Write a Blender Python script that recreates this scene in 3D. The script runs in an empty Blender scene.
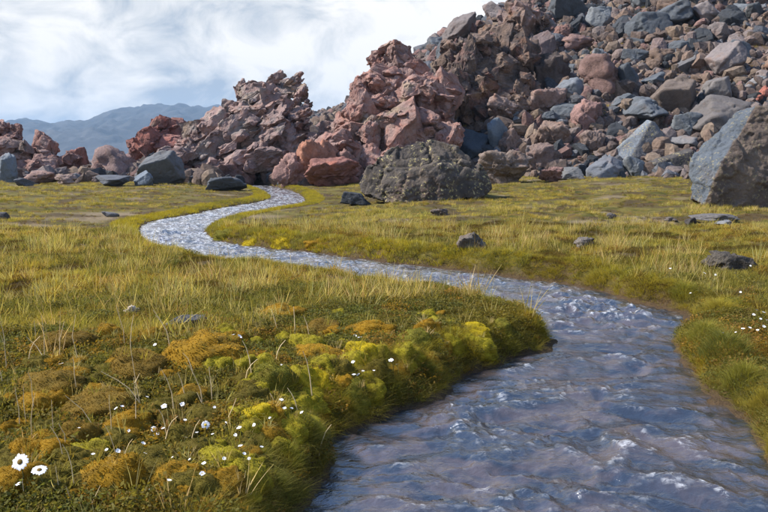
import bpy, bmesh, math, random
import numpy as np
from mathutils import Vector, Matrix

# ------------------------------------------------------------------ camera, sky, sun, exposure
SC = bpy.context.scene
COL = SC.collection
R = math.radians
CAM_Z = 1.3
F = 35.0 / 36.0 * 768.0            # focal length in photo pixels
PITCH = math.atan((256 - 158) / F)
cam_d = bpy.data.cameras.new('camera')
cam_d.lens = 35.0
cam_d.sensor_width = 36.0
cam_d.clip_start = 0.05
cam_d.clip_end = 20000
cam = bpy.data.objects.new('camera', cam_d)
COL.objects.link(cam)
cam.location = (0, 0, CAM_Z)
cam.rotation_euler = (math.pi / 2 - PITCH, 0, 0)
SC.camera = cam

SUN_AZ = R(-88)                    # measured from +Y towards +X
SUN_EL = R(44)
sun_dir = Vector((math.sin(SUN_AZ) * math.cos(SUN_EL), math.cos(SUN_AZ) * math.cos(SUN_EL), math.sin(SUN_EL)))
sun_d = bpy.data.lights.new('sun', 'SUN')
sun_d.energy = 3.9
sun_d.angle = R(6.0)
sun_d.color = (1.0, 0.93, 0.83)
sun = bpy.data.objects.new('sun', sun_d)
COL.objects.link(sun)
sun.rotation_euler = (-sun_dir).to_track_quat('-Z', 'Y').to_euler()

SC.render.engine = 'CYCLES'
SC.view_settings.view_transform = 'Standard'
SC.view_settings.look = 'None'
SC.view_settings.gamma = 1.0
SC.view_settings.exposure = 1.12
SC.view_settings.use_curve_mapping = False
SC.cycles.use_denoising = True
SC.cycles.max_bounces = 6
SC.cycles.diffuse_bounces = 2
SC.cycles.transparent_max_bounces = 6
SC.cycles.volume_bounces = 0
SC.cycles.sample_clamp_direct = 5.0
SC.cycles.sample_clamp_indirect = 4.0
SC.cycles.caustics_reflective = False
SC.cycles.caustics_refractive = False


class NT:
    """small helper to build node trees"""
    def __init__(self, tree):
        self.t = tree
        tree.nodes.clear()

    def n(self, kind, **kw):
        nd = self.t.nodes.new(kind)
        for k, v in kw.items():
            if k.startswith('i_'):
                nd.inputs[k[2:].replace('_', ' ')].default_value = v
            else:
                setattr(nd, k, v)
        return nd

    def l(self, a, b):
        self.t.links.new(a, b)

    def put(self, sock, v):
        if isinstance(v, (int, float, tuple, list)):
            if isinstance(v, (tuple, list)) and len(v) == 3 and sock.type == 'RGBA':
                v = (*v, 1)
            sock.default_value = v
        else:
            self.l(v, sock)

    def math(self, op, a, b=0.0, c=0.0, clamp=False):
        nd = self.n('ShaderNodeMath', operation=op, use_clamp=clamp)
        for s, v in zip(nd.inputs, (a, b, c)):
            self.put(s, v)
        return nd.outputs[0]

    def vmath(self, op, a, b=(0, 0, 0)):
        nd = self.n('ShaderNodeVectorMath', operation=op)
        self.put(nd.inputs[0], a)
        self.put(nd.inputs[1], b)
        return nd.outputs[0]

    def mix(self, f, a, b, blend='MIX'):
        nd = self.n('ShaderNodeMix', data_type='RGBA', blend_type=blend)
        self.put(nd.inputs[0], f)
        self.put(nd.inputs[6], a)
        self.put(nd.inputs[7], b)
        return nd.outputs[2]

    def noise(self, vec, scale, detail=4.0, rough=0.55, dist=0.0):
        nd = self.n('ShaderNodeTexNoise')
        if vec is not None:
            self.l(vec, nd.inputs['Vector'])
        nd.inputs['Scale'].default_value = scale
        nd.inputs['Detail'].default_value = detail
        nd.inputs['Roughness'].default_value = rough
        nd.inputs['Distortion'].default_value = dist
        return nd.outputs['Fac']

    def ramp(self, f, stops, interp='LINEAR'):
        nd = self.n('ShaderNodeValToRGB')
        nd.color_ramp.interpolation = interp
        e = nd.color_ramp.elements
        while len(e) < len(stops):
            e.new(0.5)
        for el, (p, c) in zip(e, stops):
            el.position = p
            el.color = (c, c, c, 1) if isinstance(c, (int, float)) else (*c, 1)
        self.put(nd.inputs[0], f)
        return nd.outputs[0]

    def smooth(self, v, a, b):
        nd = self.n('ShaderNodeMapRange', interpolation_type='SMOOTHSTEP')
        self.put(nd.inputs[0], v)
        nd.inputs[1].default_value = a
        nd.inputs[2].default_value = b
        return nd.outputs[0]


SKY_OFF = (5.1, 1.7, 0.3)
world = bpy.data.worlds.new('World')
SC.world = world
world.use_nodes = True
w = NT(world.node_tree)
sky = w.n('ShaderNodeTexSky', sky_type='NISHITA', sun_disc=False, sun_elevation=SUN_EL, sun_rotation=SUN_AZ,
          altitude=800, air_density=1.0, dust_density=0.1, ozone_density=3.0)
tc = w.n('ShaderNodeTexCoord').outputs['Generated']
sep = w.n('ShaderNodeSeparateXYZ')
w.l(tc, sep.inputs[0])
cv = w.n('ShaderNodeVectorMath', operation='MULTIPLY')
w.l(tc, cv.inputs[0])
cv.inputs[1].default_value = (1.6, 1.6, 2.6)
mpn = w.n('ShaderNodeMapping')
w.l(cv.outputs[0], mpn.inputs[0])
mpn.inputs['Location'].default_value = SKY_OFF
cvo = mpn.outputs[0]
n_big = w.noise(cvo, 1.4, 3, 0.5, 0.3)
n_mid = w.noise(cvo, 4.5, 8, 0.58, 0.3)
cover = w.math('ADD', w.math('MULTIPLY', n_big, 0.6), w.math('MULTIPLY', n_mid, 0.4))
horizon = w.smooth(sep.outputs[2], 0.60, 0.24)              # clouds bank up towards the horizon
cover = w.math('ADD', cover, w.math('SUBTRACT', w.math('MULTIPLY', horizon, 0.36), 0.13))
cmask = w.smooth(cover, 0.47, 0.60)
shade = w.noise(cvo, 7.0, 9, 0.60, 0.5)
shade2 = w.noise(cvo, 2.2, 3, 0.5, 0.2)
sh = w.math('ADD', w.math('MULTIPLY', shade, 0.5), w.math('MULTIPLY', shade2, 0.5))
cloud = w.ramp(sh, [(0.42, (1.45, 1.68, 2.0)), (0.49, (2.6, 2.66, 2.72)), (0.57, (3.7, 3.6, 3.45))])
skyc = w.mix(cmask, sky.outputs[0], cloud)
bg = w.n('ShaderNodeBackground')
w.l(skyc, bg.inputs[0])
bg.inputs[1].default_value = 0.145
wo = w.n('ShaderNodeOutputWorld')
w.l(bg.outputs[0], wo.inputs[0])

# ------------------------------------------------------------------ numpy noise
_rng = np.random.default_rng(7)
_PERM = np.concatenate([_rng.permutation(256)] * 3).astype(np.int32)
_g = _rng.normal(size=(256, 3))
_GRAD = _g / np.linalg.norm(_g, axis=1, keepdims=True)


def pnoise(p):
    """gradient noise at points p (N,3), about -0.8..0.8"""
    i = np.floor(p).astype(np.int64)
    f = p - i
    u = f * f * f * (f * (f * 6 - 15) + 10)
    i &= 255
    out = np.zeros(len(p))
    for dx in (0, 1):
        wx = u[:, 0] if dx else 1 - u[:, 0]
        a = _PERM[(i[:, 0] + dx) & 255]
        for dy in (0, 1):
            wy = u[:, 1] if dy else 1 - u[:, 1]
            b = _PERM[a + ((i[:, 1] + dy) & 255)]
            for dz in (0, 1):
                wz = u[:, 2] if dz else 1 - u[:, 2]
                g = _GRAD[_PERM[b + ((i[:, 2] + dz) & 255)] & 255]
                dot = g[:, 0] * (f[:, 0] - dx) + g[:, 1] * (f[:, 1] - dy) + g[:, 2] * (f[:, 2] - dz)
                out += wx * wy * wz * dot
    return out


def fbm(p, octs=4, gain=0.5, lac=2.03):
    out = np.zeros(len(p))
    a, q = 1.0, p.copy()
    for _ in range(octs):
        out += a * pnoise(q)
        q = q * lac + 11.3
        a *= gain
    return out


def ridged(p, octs=4, gain=0.5, lac=2.1):
    out = np.zeros(len(p))
    a, q = 1.0, p.copy()
    for _ in range(octs):
        out += a * (1 - 2.2 * np.abs(pnoise(q)))
        q = q * lac + 5.7
        a *= gain
    return out


def n2(x, y, s, octs=3, seed=0.0):
    return fbm(np.stack([x * s, y * s, np.full_like(x, seed * 7.31 + 0.5)], 1), octs)


def cells(p, seed=0):
    """worley noise: distance to nearest and second nearest feature point, id of nearest"""
    i = np.floor(p).astype(np.int64)
    f1 = np.full(len(p), 9.0)
    f2 = np.full(len(p), 9.0)
    cid = np.zeros(len(p), np.int64)
    near_o = np.zeros_like(p)
    for dx in (-1, 0, 1):
        for dy in (-1, 0, 1):
            for dz in (-1, 0, 1):
                c = i + np.array([dx, dy, dz])
                h = _PERM[_PERM[_PERM[(c[:, 0] + seed) & 255] + (c[:, 1] & 255)] + (c[:, 2] & 255)]
                o = c + 0.5 + 0.42 * np.stack([_GRAD[h, 0], _GRAD[h, 1], _GRAD[h, 2]], 1)
                d = np.sqrt(((p - o) ** 2).sum(1))
                near = d < f1
                f2 = np.where(near, f1, np.minimum(f2, d))
                cid = np.where(near, h, cid)
                near_o = np.where(near[:, None], p - o, near_o)
                f1 = np.where(near, d, f1)
    return f1, f2, cid, near_o


def facets(p, step=0.3):
    """broken-stone relief: every cell is a tilted flat face with a step to its neighbours"""
    f1, f2, cid, o = cells(p)
    g = _GRAD[(cid * 7 + 3) & 255]
    crack = np.clip((f2 - f1) / 0.10, 0, 1) - 1
    return 1.5 * (o * g).sum(1) + step * _GRAD[cid, 2] + 0.3 * crack


def sstep(a, b, v):
    t = np.clip((v - a) / (b - a), 0, 1)
    return t * t * (3 - 2 * t)


# ------------------------------------------------------------------ photo pixel -> direction -> place
_fw = np.array([0, math.cos(PITCH), -math.sin(PITCH)])
_up = np.array([0, math.sin(PITCH), math.cos(PITCH)])
_rt = np.array([1.0, 0, 0])
EYE = np.array([0, 0, CAM_Z])


def ray(px, py):
    d = _fw + _rt * ((px - 384) / F) + _up * ((256 - py) / F)
    return d


def at_z(px, py, z=0.0):
    d = ray(px, py)
    return EYE + d * ((z - CAM_Z) / d[2])


def at_y(px, py, y):
    d = ray(px, py)
    return EYE + d * (y / d[1])


# ------------------------------------------------------------------ stream outline
LEFT = [(262, 560, 0), (283, 512, 0), (296, 488, 0), (321, 464, 0), (310, 436, 0), (338, 424, 0), (400, 405, 0), (440, 382, 0),
        (472, 369, 0), (520, 353, 0), (546, 345, 0), (554, 336, 0.02), (536, 321, .10), (505, 304, .15), (470, 291, .18),
        (420, 280, .2), (380, 272, .2), (330, 264, .2), (280, 257, .2), (230, 253, .2), (190, 250, .2), (160, 244, .15),
        (140, 237, .08), (133, 227, 0), (150, 220, 0), (185, 215, 0), (215, 208, 0), (255, 202, 0), (272, 197, 0),
        (262, 191, 0), (246, 186, 0)]
RIGHT = [(910, 540, 0), (840, 500, 0), (782, 468, 0), (764, 428, 0), (748, 406, 0), (718, 395, 0), (706, 374, 0), (692, 354, 0), (682, 338, 0),
         (702, 324, 0), (692, 311, 0), (640, 302, 0), (622, 294, 0), (580, 284, 0), (520, 276, 0), (450, 267, 0), (400, 262, 0),
         (370, 258, 0), (310, 251, 0), (270, 247, 0), (215, 240, 0), (207, 227, 0), (235, 216, 0), (275, 210, 0), (308, 204, 0),
         (306, 196, 0), (290, 189, 0), (268, 185, 0)]
lp = [(-2.2, -14.0), (-1.3, -6.0), (-0.75, -1.5), (-0.65, 1.0)] + [tuple(at_z(*p)[:2]) for p in LEFT] + [(-8.2, 38.0), (-9.5, 44), (-9.0, 60)]
rp = [(2.0, -14.0), (2.6, -6.0), (2.9, -1.5), (2.4, 1.0)] + [tuple(at_z(*p)[:2]) for p in RIGHT] + [(-7.4, 38.0), (-8.4, 44), (-7.8, 60)]


def chaikin(p, k=2):
    p = np.array(p, float)
    for _ in range(k):
        q = 0.75 * p[:-1] + 0.25 * p[1:]
        r = 0.25 * p[:-1] + 0.75 * p[1:]
        m = np.empty((2 * len(q), 2))
        m[0::2], m[1::2] = q, r
        p = np.vstack([p[:1], m, p[-1:]])
    return p


POLY = np.vstack([chaikin(lp, 1), chaikin(rp, 1)[::-1]])


def stream_sd(x, y):
    """signed distance to the stream outline: negative in the water"""
    a = POLY
    b = np.roll(POLY, -1, axis=0)
    best = np.full(len(x), 1e9)
    ins = np.zeros(len(x), bool)
    for (ax, ay), (bx, by) in zip(a, b):
        ex, ey = bx - ax, by - ay
        L = ex * ex + ey * ey
        if L < 1e-12:
            continue
        t = np.clip(((x - ax) * ex + (y - ay) * ey) / L, 0, 1)
        d = (x - ax - t * ex) ** 2 + (y - ay - t * ey) ** 2
        best = np.minimum(best, d)
        cond = (ay > y) != (by > y)
        if abs(by - ay) > 1e-12:
            ins ^= cond & (x < (bx - ax) * (y - ay) / (by - ay) + ax)
    d = np.sqrt(best)
    return np.where(ins, -d, d)


def hill_s(x, y):
    return 0.336 * x + 0.942 * (y - 36.0)


def ground_h(x, y, want_sd=False):
    r = np.hypot(x, y)
    sd = stream_sd(x, y) + n2(x, y, 2.6, 2, 3) * 0.10 * np.clip(6 / (r + 1), 0.3, 1) + n2(x, y, 7.0, 2, 4) * 0.05 * sstep(14, 6, r)
    left = sstep(1.5, -0.5, x - 0.28 * y)
    base = 0.15 + 0.02 * left * sstep(14, 3, r)
    base = base + 0.28 * sstep(5, 26, y) * sstep(-3, 9, x) + 0.10 * sstep(14, 34, y)
    near = sstep(70, 15, r)
    base = base + near * (n2(x, y, 0.33, 3, 1) * 0.10 + n2(x, y, 1.5, 3, 2) * 0.06)
    hum = ridged(np.stack([x * 2.6, y * 2.6, np.full_like(x, 4.2)], 1), 3) * 0.022
    base = base + hum * sstep(16, 5, r)
    # far plain falls away a little
    base = base - 2.0 * sstep(60, 400, r)
    # scree hill
    s = hill_s(x, y)
    front = 0.52 * np.maximum(s, 0) * sstep(0, 6, s) ** 0.5
    capl = np.where(x > 3.4, 7.6 + 0.52 * (x - 3.4), 7.6 + 1.3 * (x - 3.4)) * (1 + 0.0 * y)
    capl = capl + 0.10 * np.maximum(y - 48, 0)
    hill = np.minimum(front, np.maximum(capl, 0))
    top = 46.0
    hill = np.minimum(hill, top)
    hn = n2(x, y, 0.12, 4, 5) * 1.3 + n2(x, y, 0.5, 3, 6) * 0.35
    hill = hill + np.maximum(hn, -0.5) * sstep(0.3, 4, hill)
    # long grey ridge further back
    rt = np.clip((x + 52) / 85.0, 0, 1.4)
    ridge = 26 * rt * sstep(70, 150, y) * sstep(420, 200, y) * (1 + 0.25 * n2(x, y, 0.03, 4, 8))
    ridge = ridge * sstep(-54, -30, x)
    base = base + np.maximum(hill, ridge * 0.85)
    base = base * (1 - 0.62 * sstep(11, 15, y) * sstep(4.0, 1.0, sd) * sstep(38, 32, y))
    prof = 1 - (1 - np.clip(sd / 0.26, 0, 1)) ** 2.4
    z = np.where(sd < 0, -0.30 * sstep(0, 0.5, -sd), base * prof)
    if want_sd:
        return z, sd
    return z


def G(x, y):
    return float(ground_h(np.array([float(x)]), np.array([float(y)]))[0])


def hit(px, py, far=140.0):
    d = ray(px, py)
    t = np.geomspace(1.0, far, 1500)
    P = EYE + d[None, :] * (t / d[1])[:, None]
    h = ground_h(P[:, 0], P[:, 1])
    below = np.nonzero(P[:, 2] < h)[0]
    if not len(below):
        return None
    k = below[0]
    return P[k] * [1, 1, 0] + [0, 0, h[k]]


# ------------------------------------------------------------------ object helpers
def tag(o, label, cat, group=None, kind=None):
    o['label'] = label
    if cat:
        o['category'] = cat
    if group:
        o['group'] = group
    if kind:
        o['kind'] = kind
    return o


def mesh_np(name, v, faces, smooth=True):
    """faces: (N,3) or (N,4) array"""
    me = bpy.data.meshes.new(name)
    faces = np.asarray(faces, np.int32)
    k = faces.shape[1]
    me.vertices.add(len(v))
    me.vertices.foreach_set('co', np.asarray(v, np.float32).ravel())
    me.loops.add(faces.size)
    me.loops.foreach_set('vertex_index', faces.ravel())
    me.polygons.add(len(faces))
    me.polygons.foreach_set('loop_start', np.arange(0, faces.size, k, dtype=np.int32))
    me.update(calc_edges=True)
    me.polygons.foreach_set('use_smooth', np.full(len(faces), smooth))
    me.update()
    return me


def obj(name, me, mat=None, parent=None, loc=(0, 0, 0)):
    o = bpy.data.objects.new(name, me)
    COL.objects.link(o)
    if mat and me and not len(me.materials):
        me.materials.append(mat)
    o.parent = parent
    o.location = loc
    return o


def color_attr(me, name, cols):
    a = me.attributes.new(name, 'FLOAT_COLOR', 'POINT')
    c = np.ones((len(cols), 4), np.float32)
    c[:, :3] = cols
    a.data.foreach_set('color', c.ravel())


def new_mat(name):
    m = bpy.data.materials.new(name)
    m.use_nodes = True
    return m, NT(m.node_tree)


def finish(t, col, rough=0.9, bump=None, strength=0.5, dist=0.02, spec=0.3, **kw):
    b = t.n('ShaderNodeBsdfPrincipled')
    t.put(b.inputs['Base Color'], col)
    t.put(b.inputs['Roughness'], rough)
    b.inputs['Specular IOR Level'].default_value = spec
    for k, v in kw.items():
        t.put(b.inputs[k.replace('_', ' ')], v)
    if bump is not None:
        bp = t.n('ShaderNodeBump')
        bp.inputs['Strength'].default_value = strength
        bp.inputs['Distance'].default_value = dist
        t.l(bump, bp.inputs['Height'])
        t.l(bp.outputs[0], b.inputs['Normal'])
    o = t.n('ShaderNodeOutputMaterial')
    t.l(b.outputs[0], o.inputs[0])
    return b


# ------------------------------------------------------------------ materials
def rock_material(name, source, grain=1.0, lichen=0.0, rough=0.92, bump=0.6, vary=0.35, spec=0.25):
    m, t = new_mat(name)
    pos = t.n('ShaderNodeNewGeometry').outputs['Position']
    if source == 'object':
        base = t.n('ShaderNodeObjectInfo').outputs['Color']
    else:
        base = t.n('ShaderNodeAttribute', attribute_name='tint').outputs['Color']
    a = t.noise(pos, 1.3 * grain, 5, 0.6, 0.3)
    b = t.noise(pos, 9.0 * grain, 5, 0.65)
    c = t.noise(pos, 45.0 * grain, 3, 0.6)
    f = t.math('ADD', t.math('MULTIPLY', a, 0.5), t.math('ADD', t.math('MULTIPLY', b, 0.35), t.math('MULTIPLY', c, 0.3)))
    val = t.ramp(f, [(0.40, 1 - vary * 1.3), (0.57, 1.0), (0.75, 1 + vary)])
    col = t.mix(1.0, base, val, 'MULTIPLY')
    # rusty and ashy patches
    p1 = t.smooth(t.noise(pos, 0.9 * grain, 4, 0.6, 0.8), 0.56, 0.70)
    col = t.mix(t.math('MULTIPLY', p1, 0.45 * vary / 0.35), col, t.mix(1.0, col, (1.35, 0.95, 0.75), 'MULTIPLY'))
    p2 = t.smooth(t.noise(pos, 2.7 * grain, 4, 0.6, 0.5), 0.60, 0.74)
    col = t.mix(t.math('MULTIPLY', p2, 0.4 * vary / 0.35), col, t.mix(1.0, col, (1.5, 1.5, 1.5), 'MULTIPLY'))
    if lichen > 0:
        l1 = t.smooth(t.noise(pos, 13.0, 3, 0.7), 0.565, 0.62)
        l2 = t.smooth(t.noise(pos, 1.7, 3, 0.6), 0.40, 0.56)
        lf = t.math('MULTIPLY', t.math('MULTIPLY', l1, l2), lichen)
        col = t.mix(lf, col, t.mix(t.noise(pos, 5.0, 2), (0.46, 0.37, 0.11), (0.40, 0.36, 0.24)))
    v = t.n('ShaderNodeTexVoronoi')
    t.l(pos, v.inputs['Vector'])
    v.inputs['Scale'].default_value = 17 * grain
    hgt = t.math('ADD', t.math('MULTIPLY', b, 1.0), t.math('ADD', t.math('MULTIPLY', c, 0.45), t.math('MULTIPLY', v.outputs['Distance'], 0.35)))
    finish(t, col, rough, hgt, bump, 0.06 / grain, spec)
    return m


M_BOULDER = rock_material('smooth_basalt', 'object', 1.0, 0.0, 0.9, 0.45, 0.30, 0.2)
M_LAVA = rock_material('rough_lava', 'object', 1.0, 0.0, 0.95, 0.8, 0.45, 0.15)
M_CRAG = rock_material('crag_lava', 'attr', 0.8, 0.0, 0.95, 0.8, 0.42, 0.15)
M_LICHEN = rock_material('lichen_rock', 'attr', 1.0, 0.9, 0.9, 0.6, 0.35, 0.2)
M_SPLIT = rock_material('split_boulder_rock', 'attr', 1.0, 0.3, 0.92, 0.6, 0.30, 0.15)


def ground_material():
    m, t = new_mat('meadow_soil')
    pos = t.n('ShaderNodeNewGeometry').outputs['Position']
    zone = t.n('ShaderNodeAttribute', attribute_name='zone')
    zs = t.n('ShaderNodeSeparateColor')
    t.l(zone.outputs['Color'], zs.inputs[0])
    scree, damp, bare = zs.outputs[0], zs.outputs[1], zs.outputs[2]
    a = t.noise(pos, 0.7, 5, 0.6, 0.4)
    b = t.noise(pos, 3.3, 5, 0.6, 0.6)
    c = t.noise(pos, 22.0, 4, 0.65)
    d = t.noise(pos, 90.0, 2, 0.6)
    soil = t.ramp(c, [(0.3, (0.028, 0.021, 0.014)), (0.55, (0.075, 0.055, 0.034)), (0.75, (0.15, 0.115, 0.075))])
    moss = t.ramp(b, [(0.35, (0.045, 0.048, 0.010)), (0.5, (0.115, 0.095, 0.014)), (0.66, (0.19, 0.10, 0.014))])
    turf = t.ramp(b, [(0.35, (0.10, 0.085, 0.022)), (0.55, (0.16, 0.135, 0.035)), (0.7, (0.22, 0.17, 0.055))])
    cover = t.mix(t.smooth(a, 0.44, 0.58), moss, turf)
    cover = t.mix(t.math('MULTIPLY', t.smooth(c, 0.35, 0.7), 0.5), cover, t.mix(1.0, cover, (0.45, 0.45, 0.4), 'MULTIPLY'))
    patch = t.smooth(t.math('ADD', t.math('MULTIPLY', b, 0.6), t.math('MULTIPLY', c, 0.4)), 0.52, 0.62)
    col = t.mix(t.math('MULTIPLY', patch, 0.85), cover, soil)
    sand = t.ramp(t.math('ADD', t.math('MULTIPLY', c, 0.6), t.math('MULTIPLY', d, 0.4)),
                  [(0.3, (0.10, 0.075, 0.055)), (0.5, (0.24, 0.18, 0.125)), (0.72, (0.38, 0.30, 0.22))])
    col = t.mix(bare, col, sand)
    rub = t.ramp(t.math('ADD', t.math('MULTIPLY', a, 0.5), t.math('MULTIPLY', c, 0.5)),
                 [(0.35, (0.07, 0.053, 0.048)), (0.5, (0.13, 0.097, 0.085)), (0.62, (0.17, 0.12, 0.10)), (0.75, (0.22, 0.18, 0.165))])
    green = t.smooth(t.noise(pos, 0.35, 4, 0.6, 0.5), 0.58, 0.70)
    rub = t.mix(t.math('MULTIPLY', green, 0.7), rub, (0.15, 0.125, 0.035))
    col = t.mix(scree, col, rub)
    mud = t.mix(c, (0.030, 0.020, 0.012), (0.10, 0.066, 0.036))
    col = t.mix(damp, col, mud)
    h = t.math('ADD', t.math('MULTIPLY', c, 0.8), t.math('ADD', t.math('MULTIPLY', d, 0.35), b))
    finish(t, col, 0.95, h, 0.8, 0.04, 0.15)
    return m


M_GROUND = ground_material()


def water_material():
    m, t = new_mat('stream_water')
    pos = t.n('ShaderNodeNewGeometry').outputs['Position']
    foam_glint = t.n('ShaderNodeAttribute', attribute_name='foam_glint').outputs['Fac']
    mp = t.n('ShaderNodeMapping')
    t.l(pos, mp.inputs[0])
    mp.inputs['Scale'].default_value = (1.0, 1.6, 1.0)
    a = t.noise(mp.outputs[0], 9.0, 4, 0.6, 0.8)
    b = t.noise(mp.outputs[0], 24.0, 4, 0.62, 0.6)
    c = t.noise(mp.outputs[0], 70.0, 2, 0.6, 0.3)
    silt = t.mix(t.smooth(t.noise(mp.outputs[0], 2.4, 4, 0.6, 0.9), 0.42, 0.62), (0.018, 0.021, 0.03), (0.075, 0.056, 0.052))
    ff = t.math('MULTIPLY', foam_glint, t.smooth(b, 0.44, 0.60))
    col = t.mix(ff, silt, (0.75, 0.77, 0.80))
    h = t.math('ADD', t.math('MULTIPLY', a, 1.0), t.math('ADD', t.math('MULTIPLY', b, 0.42), t.math('MULTIPLY', c, 0.10)))
    rough = t.math('ADD', 0.07, t.math('MULTIPLY', ff, 0.5))
    finish(t, col, rough, h, 0.75, 0.013, 0.5, IOR=2.25)
    return m


M_WATER = water_material()


def plant_material(name, source, transl=0.45, rough=0.7, lo=0.6):
    """leaf: colour from an instance attribute or the object's own colour"""
    m, t = new_mat(name)
    if source == 'inst':
        base = t.n('ShaderNodeAttribute', attribute_type='INSTANCER', attribute_name='col').outputs['Color']
    else:
        base = t.n('ShaderNodeObjectInfo').outputs['Color']
    pos = t.n('ShaderNodeNewGeometry').outputs['Position']
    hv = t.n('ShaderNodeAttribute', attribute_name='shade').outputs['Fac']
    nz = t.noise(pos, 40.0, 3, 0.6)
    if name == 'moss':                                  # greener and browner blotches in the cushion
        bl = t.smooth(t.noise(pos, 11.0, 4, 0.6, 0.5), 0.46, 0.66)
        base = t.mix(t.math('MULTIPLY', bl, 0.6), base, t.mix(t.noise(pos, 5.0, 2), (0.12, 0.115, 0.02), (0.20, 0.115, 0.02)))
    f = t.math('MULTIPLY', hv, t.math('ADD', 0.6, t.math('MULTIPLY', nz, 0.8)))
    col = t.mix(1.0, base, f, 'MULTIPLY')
    d = t.n('ShaderNodeBsdfPrincipled')
    t.l(col, d.inputs['Base Color'])
    d.inputs['Roughness'].default_value = rough
    d.inputs['Specular IOR Level'].default_value = 0.2
    tr = t.n('ShaderNodeBsdfTranslucent')
    t.l(t.mix(1.0, col, (1.15, 1.1, 0.7), 'MULTIPLY'), tr.inputs[0])
    mx = t.n('ShaderNodeMixShader')
    mx.inputs[0].default_value = transl
    t.l(d.outputs[0], mx.inputs[1])
    t.l(tr.outputs[0], mx.inputs[2])
    o = t.n('ShaderNodeOutputMaterial')
    t.l(mx.outputs[0], o.inputs[0])
    return m


M_GRASS = plant_material('grass_blades', 'inst')
M_TUSSOCK = plant_material('tussock_blades', 'object')
M_MOSS = plant_material('moss', 'object', 0.2, 0.95)


def plain_material(name, col, rough=0.8, var=0.3, scale=60.0):
    m, t = new_mat(name)
    pos = t.n('ShaderNodeNewGeometry').outputs['Position']
    n = t.noise(pos, scale, 3)
    c = t.mix(n, tuple(x * (1 - var) for x in col), tuple(min(1, x * (1 + var)) for x in col))
    finish(t, c, rough)
    return m


M_PETAL = plain_material('white_petal', (0.78, 0.78, 0.80), 0.6, 0.08)
M_DISC = plain_material('flower_disc', (0.16, 0.10, 0.02), 0.9)
M_YDISC = plain_material('yellow_disc', (0.62, 0.42, 0.05), 0.9)
M_STALK = plain_material('dry_straw', (0.74, 0.57, 0.33), 0.8)
M_STEM = plain_material('green_stem', (0.09, 0.10, 0.03), 0.8)
M_MOUNT = None


def mountain_material():
    m, t = new_mat('mountain_rock')
    pos = t.n('ShaderNodeNewGeometry').outputs['Position']
    a = t.noise(pos, 0.004, 6, 0.6, 0.5)
    b = t.noise(pos, 0.03, 5, 0.6)
    col = t.ramp(t.math('ADD', t.math('MULTIPLY', a, 0.6), t.math('MULTIPLY', b, 0.4)),
                 [(0.35, (0.03, 0.033, 0.04)), (0.55, (0.065, 0.065, 0.07)), (0.7, (0.11, 0.105, 0.10))])
    finish(t, col, 1.0, b, 0.6, 8.0, 0.1)
    return m


# ------------------------------------------------------------------ ground sheet and water
def polar_axes(fine, r0, r_mid, ratio, coarse_to=None, coarse_ratio=1.09):
    front = np.arange(-56, 56.001, fine)
    back = np.arange(58, 303, 3.0)
    ang = np.radians(np.concatenate([front, back]))
    rad = [r0]
    while rad[-1] < r_mid:
        rad.append(rad[-1] * ratio)
    if coarse_to:
        while rad[-1] < coarse_to:
            rad.append(rad[-1] * coarse_ratio)
    return ang, np.array(rad)


def polar_grid(ang, rad):
    A, Rr = np.meshgrid(ang, rad)
    x, y = (Rr * np.sin(A)).ravel(), (Rr * np.cos(A)).ravel()
    na, nr = len(ang), len(rad)
    i = np.arange(nr - 1)[:, None] * na
    j = np.arange(na)[None, :]
    jn = (j + 1) % na
    q = np.stack([i + j, i + jn, i + na + jn, i + na + j], -1).reshape(-1, 4)[:, ::-1]
    return x, y, q


ang, rad = polar_axes(0.22, 0.7, 75, 1.0135, 6000, 1.07)
gx, gy, gq = polar_grid(ang, rad)
gz, gsd = ground_h(gx, gy, True)
# close the hole under the camera
gv = np.stack([gx, gy, gz], 1)
na = len(ang)
tri_c = len(gv)
gv = np.vstack([gv, [[0, 0, G(0, 0)]]])
cap = np.array([[tri_c, (j + 1) % na, j, j] for j in range(na)])
me = bpy.data.meshes.new('ground')
allq = gq.tolist() + [[tri_c, (j + 1) % na, j] for j in range(na)]
me.from_pydata(gv.tolist(), [], allq)
me.polygons.foreach_set('use_smooth', np.full(len(allq), True))
hs = hill_s(gx, gy)
zs_ = np.zeros((len(gv), 3))
rr = np.hypot(gx, gy)
edge_n = n2(gx, gy, 0.35, 3, 12)
scree_w = np.maximum(sstep(-1.5, 2.0, hs + edge_n * 3), sstep(32.0, 34.5, gy + edge_n * 2.5) + sstep(38, 46, rr) * (gy < 30))
zs_[:-1, 0] = scree_w
zs_[:-1, 1] = sstep(0.10, -0.02, gsd)


def bare_w(x, y):
    """bare sandy patches beside the straw grass and gravelly strips on the far meadow"""
    c = at_z(105, 322, 0.24)
    e = ((x - c[0]) / 1.0) ** 2 + ((y - c[1]) / 0.42) ** 2
    b = 0.62 * sstep(1.3, 0.25, e + 1.7 * n2(x, y, 2.2, 4, 21))
    c = at_z(160, 210, 0.2)
    e = ((x - c[0]) / 2.6) ** 2 + ((y - c[1]) / 1.6) ** 2
    b = np.maximum(b, 0.7 * sstep(1.2, 0.3, e + 0.8 * n2(x, y, 1.2, 3, 22)))
    return np.maximum(b, 0.55 * sstep(0.22, 0.42, n2(x, y, 0.55, 4, 23)) * sstep(7, 12, y))




def peat_w(x, y, sd):
    """dark broken peat along the bank tops"""
    a = sstep(0.10, 0.30, sd) * sstep(1.9, 0.7, sd) * sstep(4.5, 6.0, y)
    return a * sstep(0.10, 0.26, n2(x, y, 1.7, 4, 99))




def soil_w(x, y):
    """worn dark patches in the turf"""
    return sstep(0.07, 0.25, n2(x, y, 1.15, 4, 141)) * sstep(4.6, 6.0, y)


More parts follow.
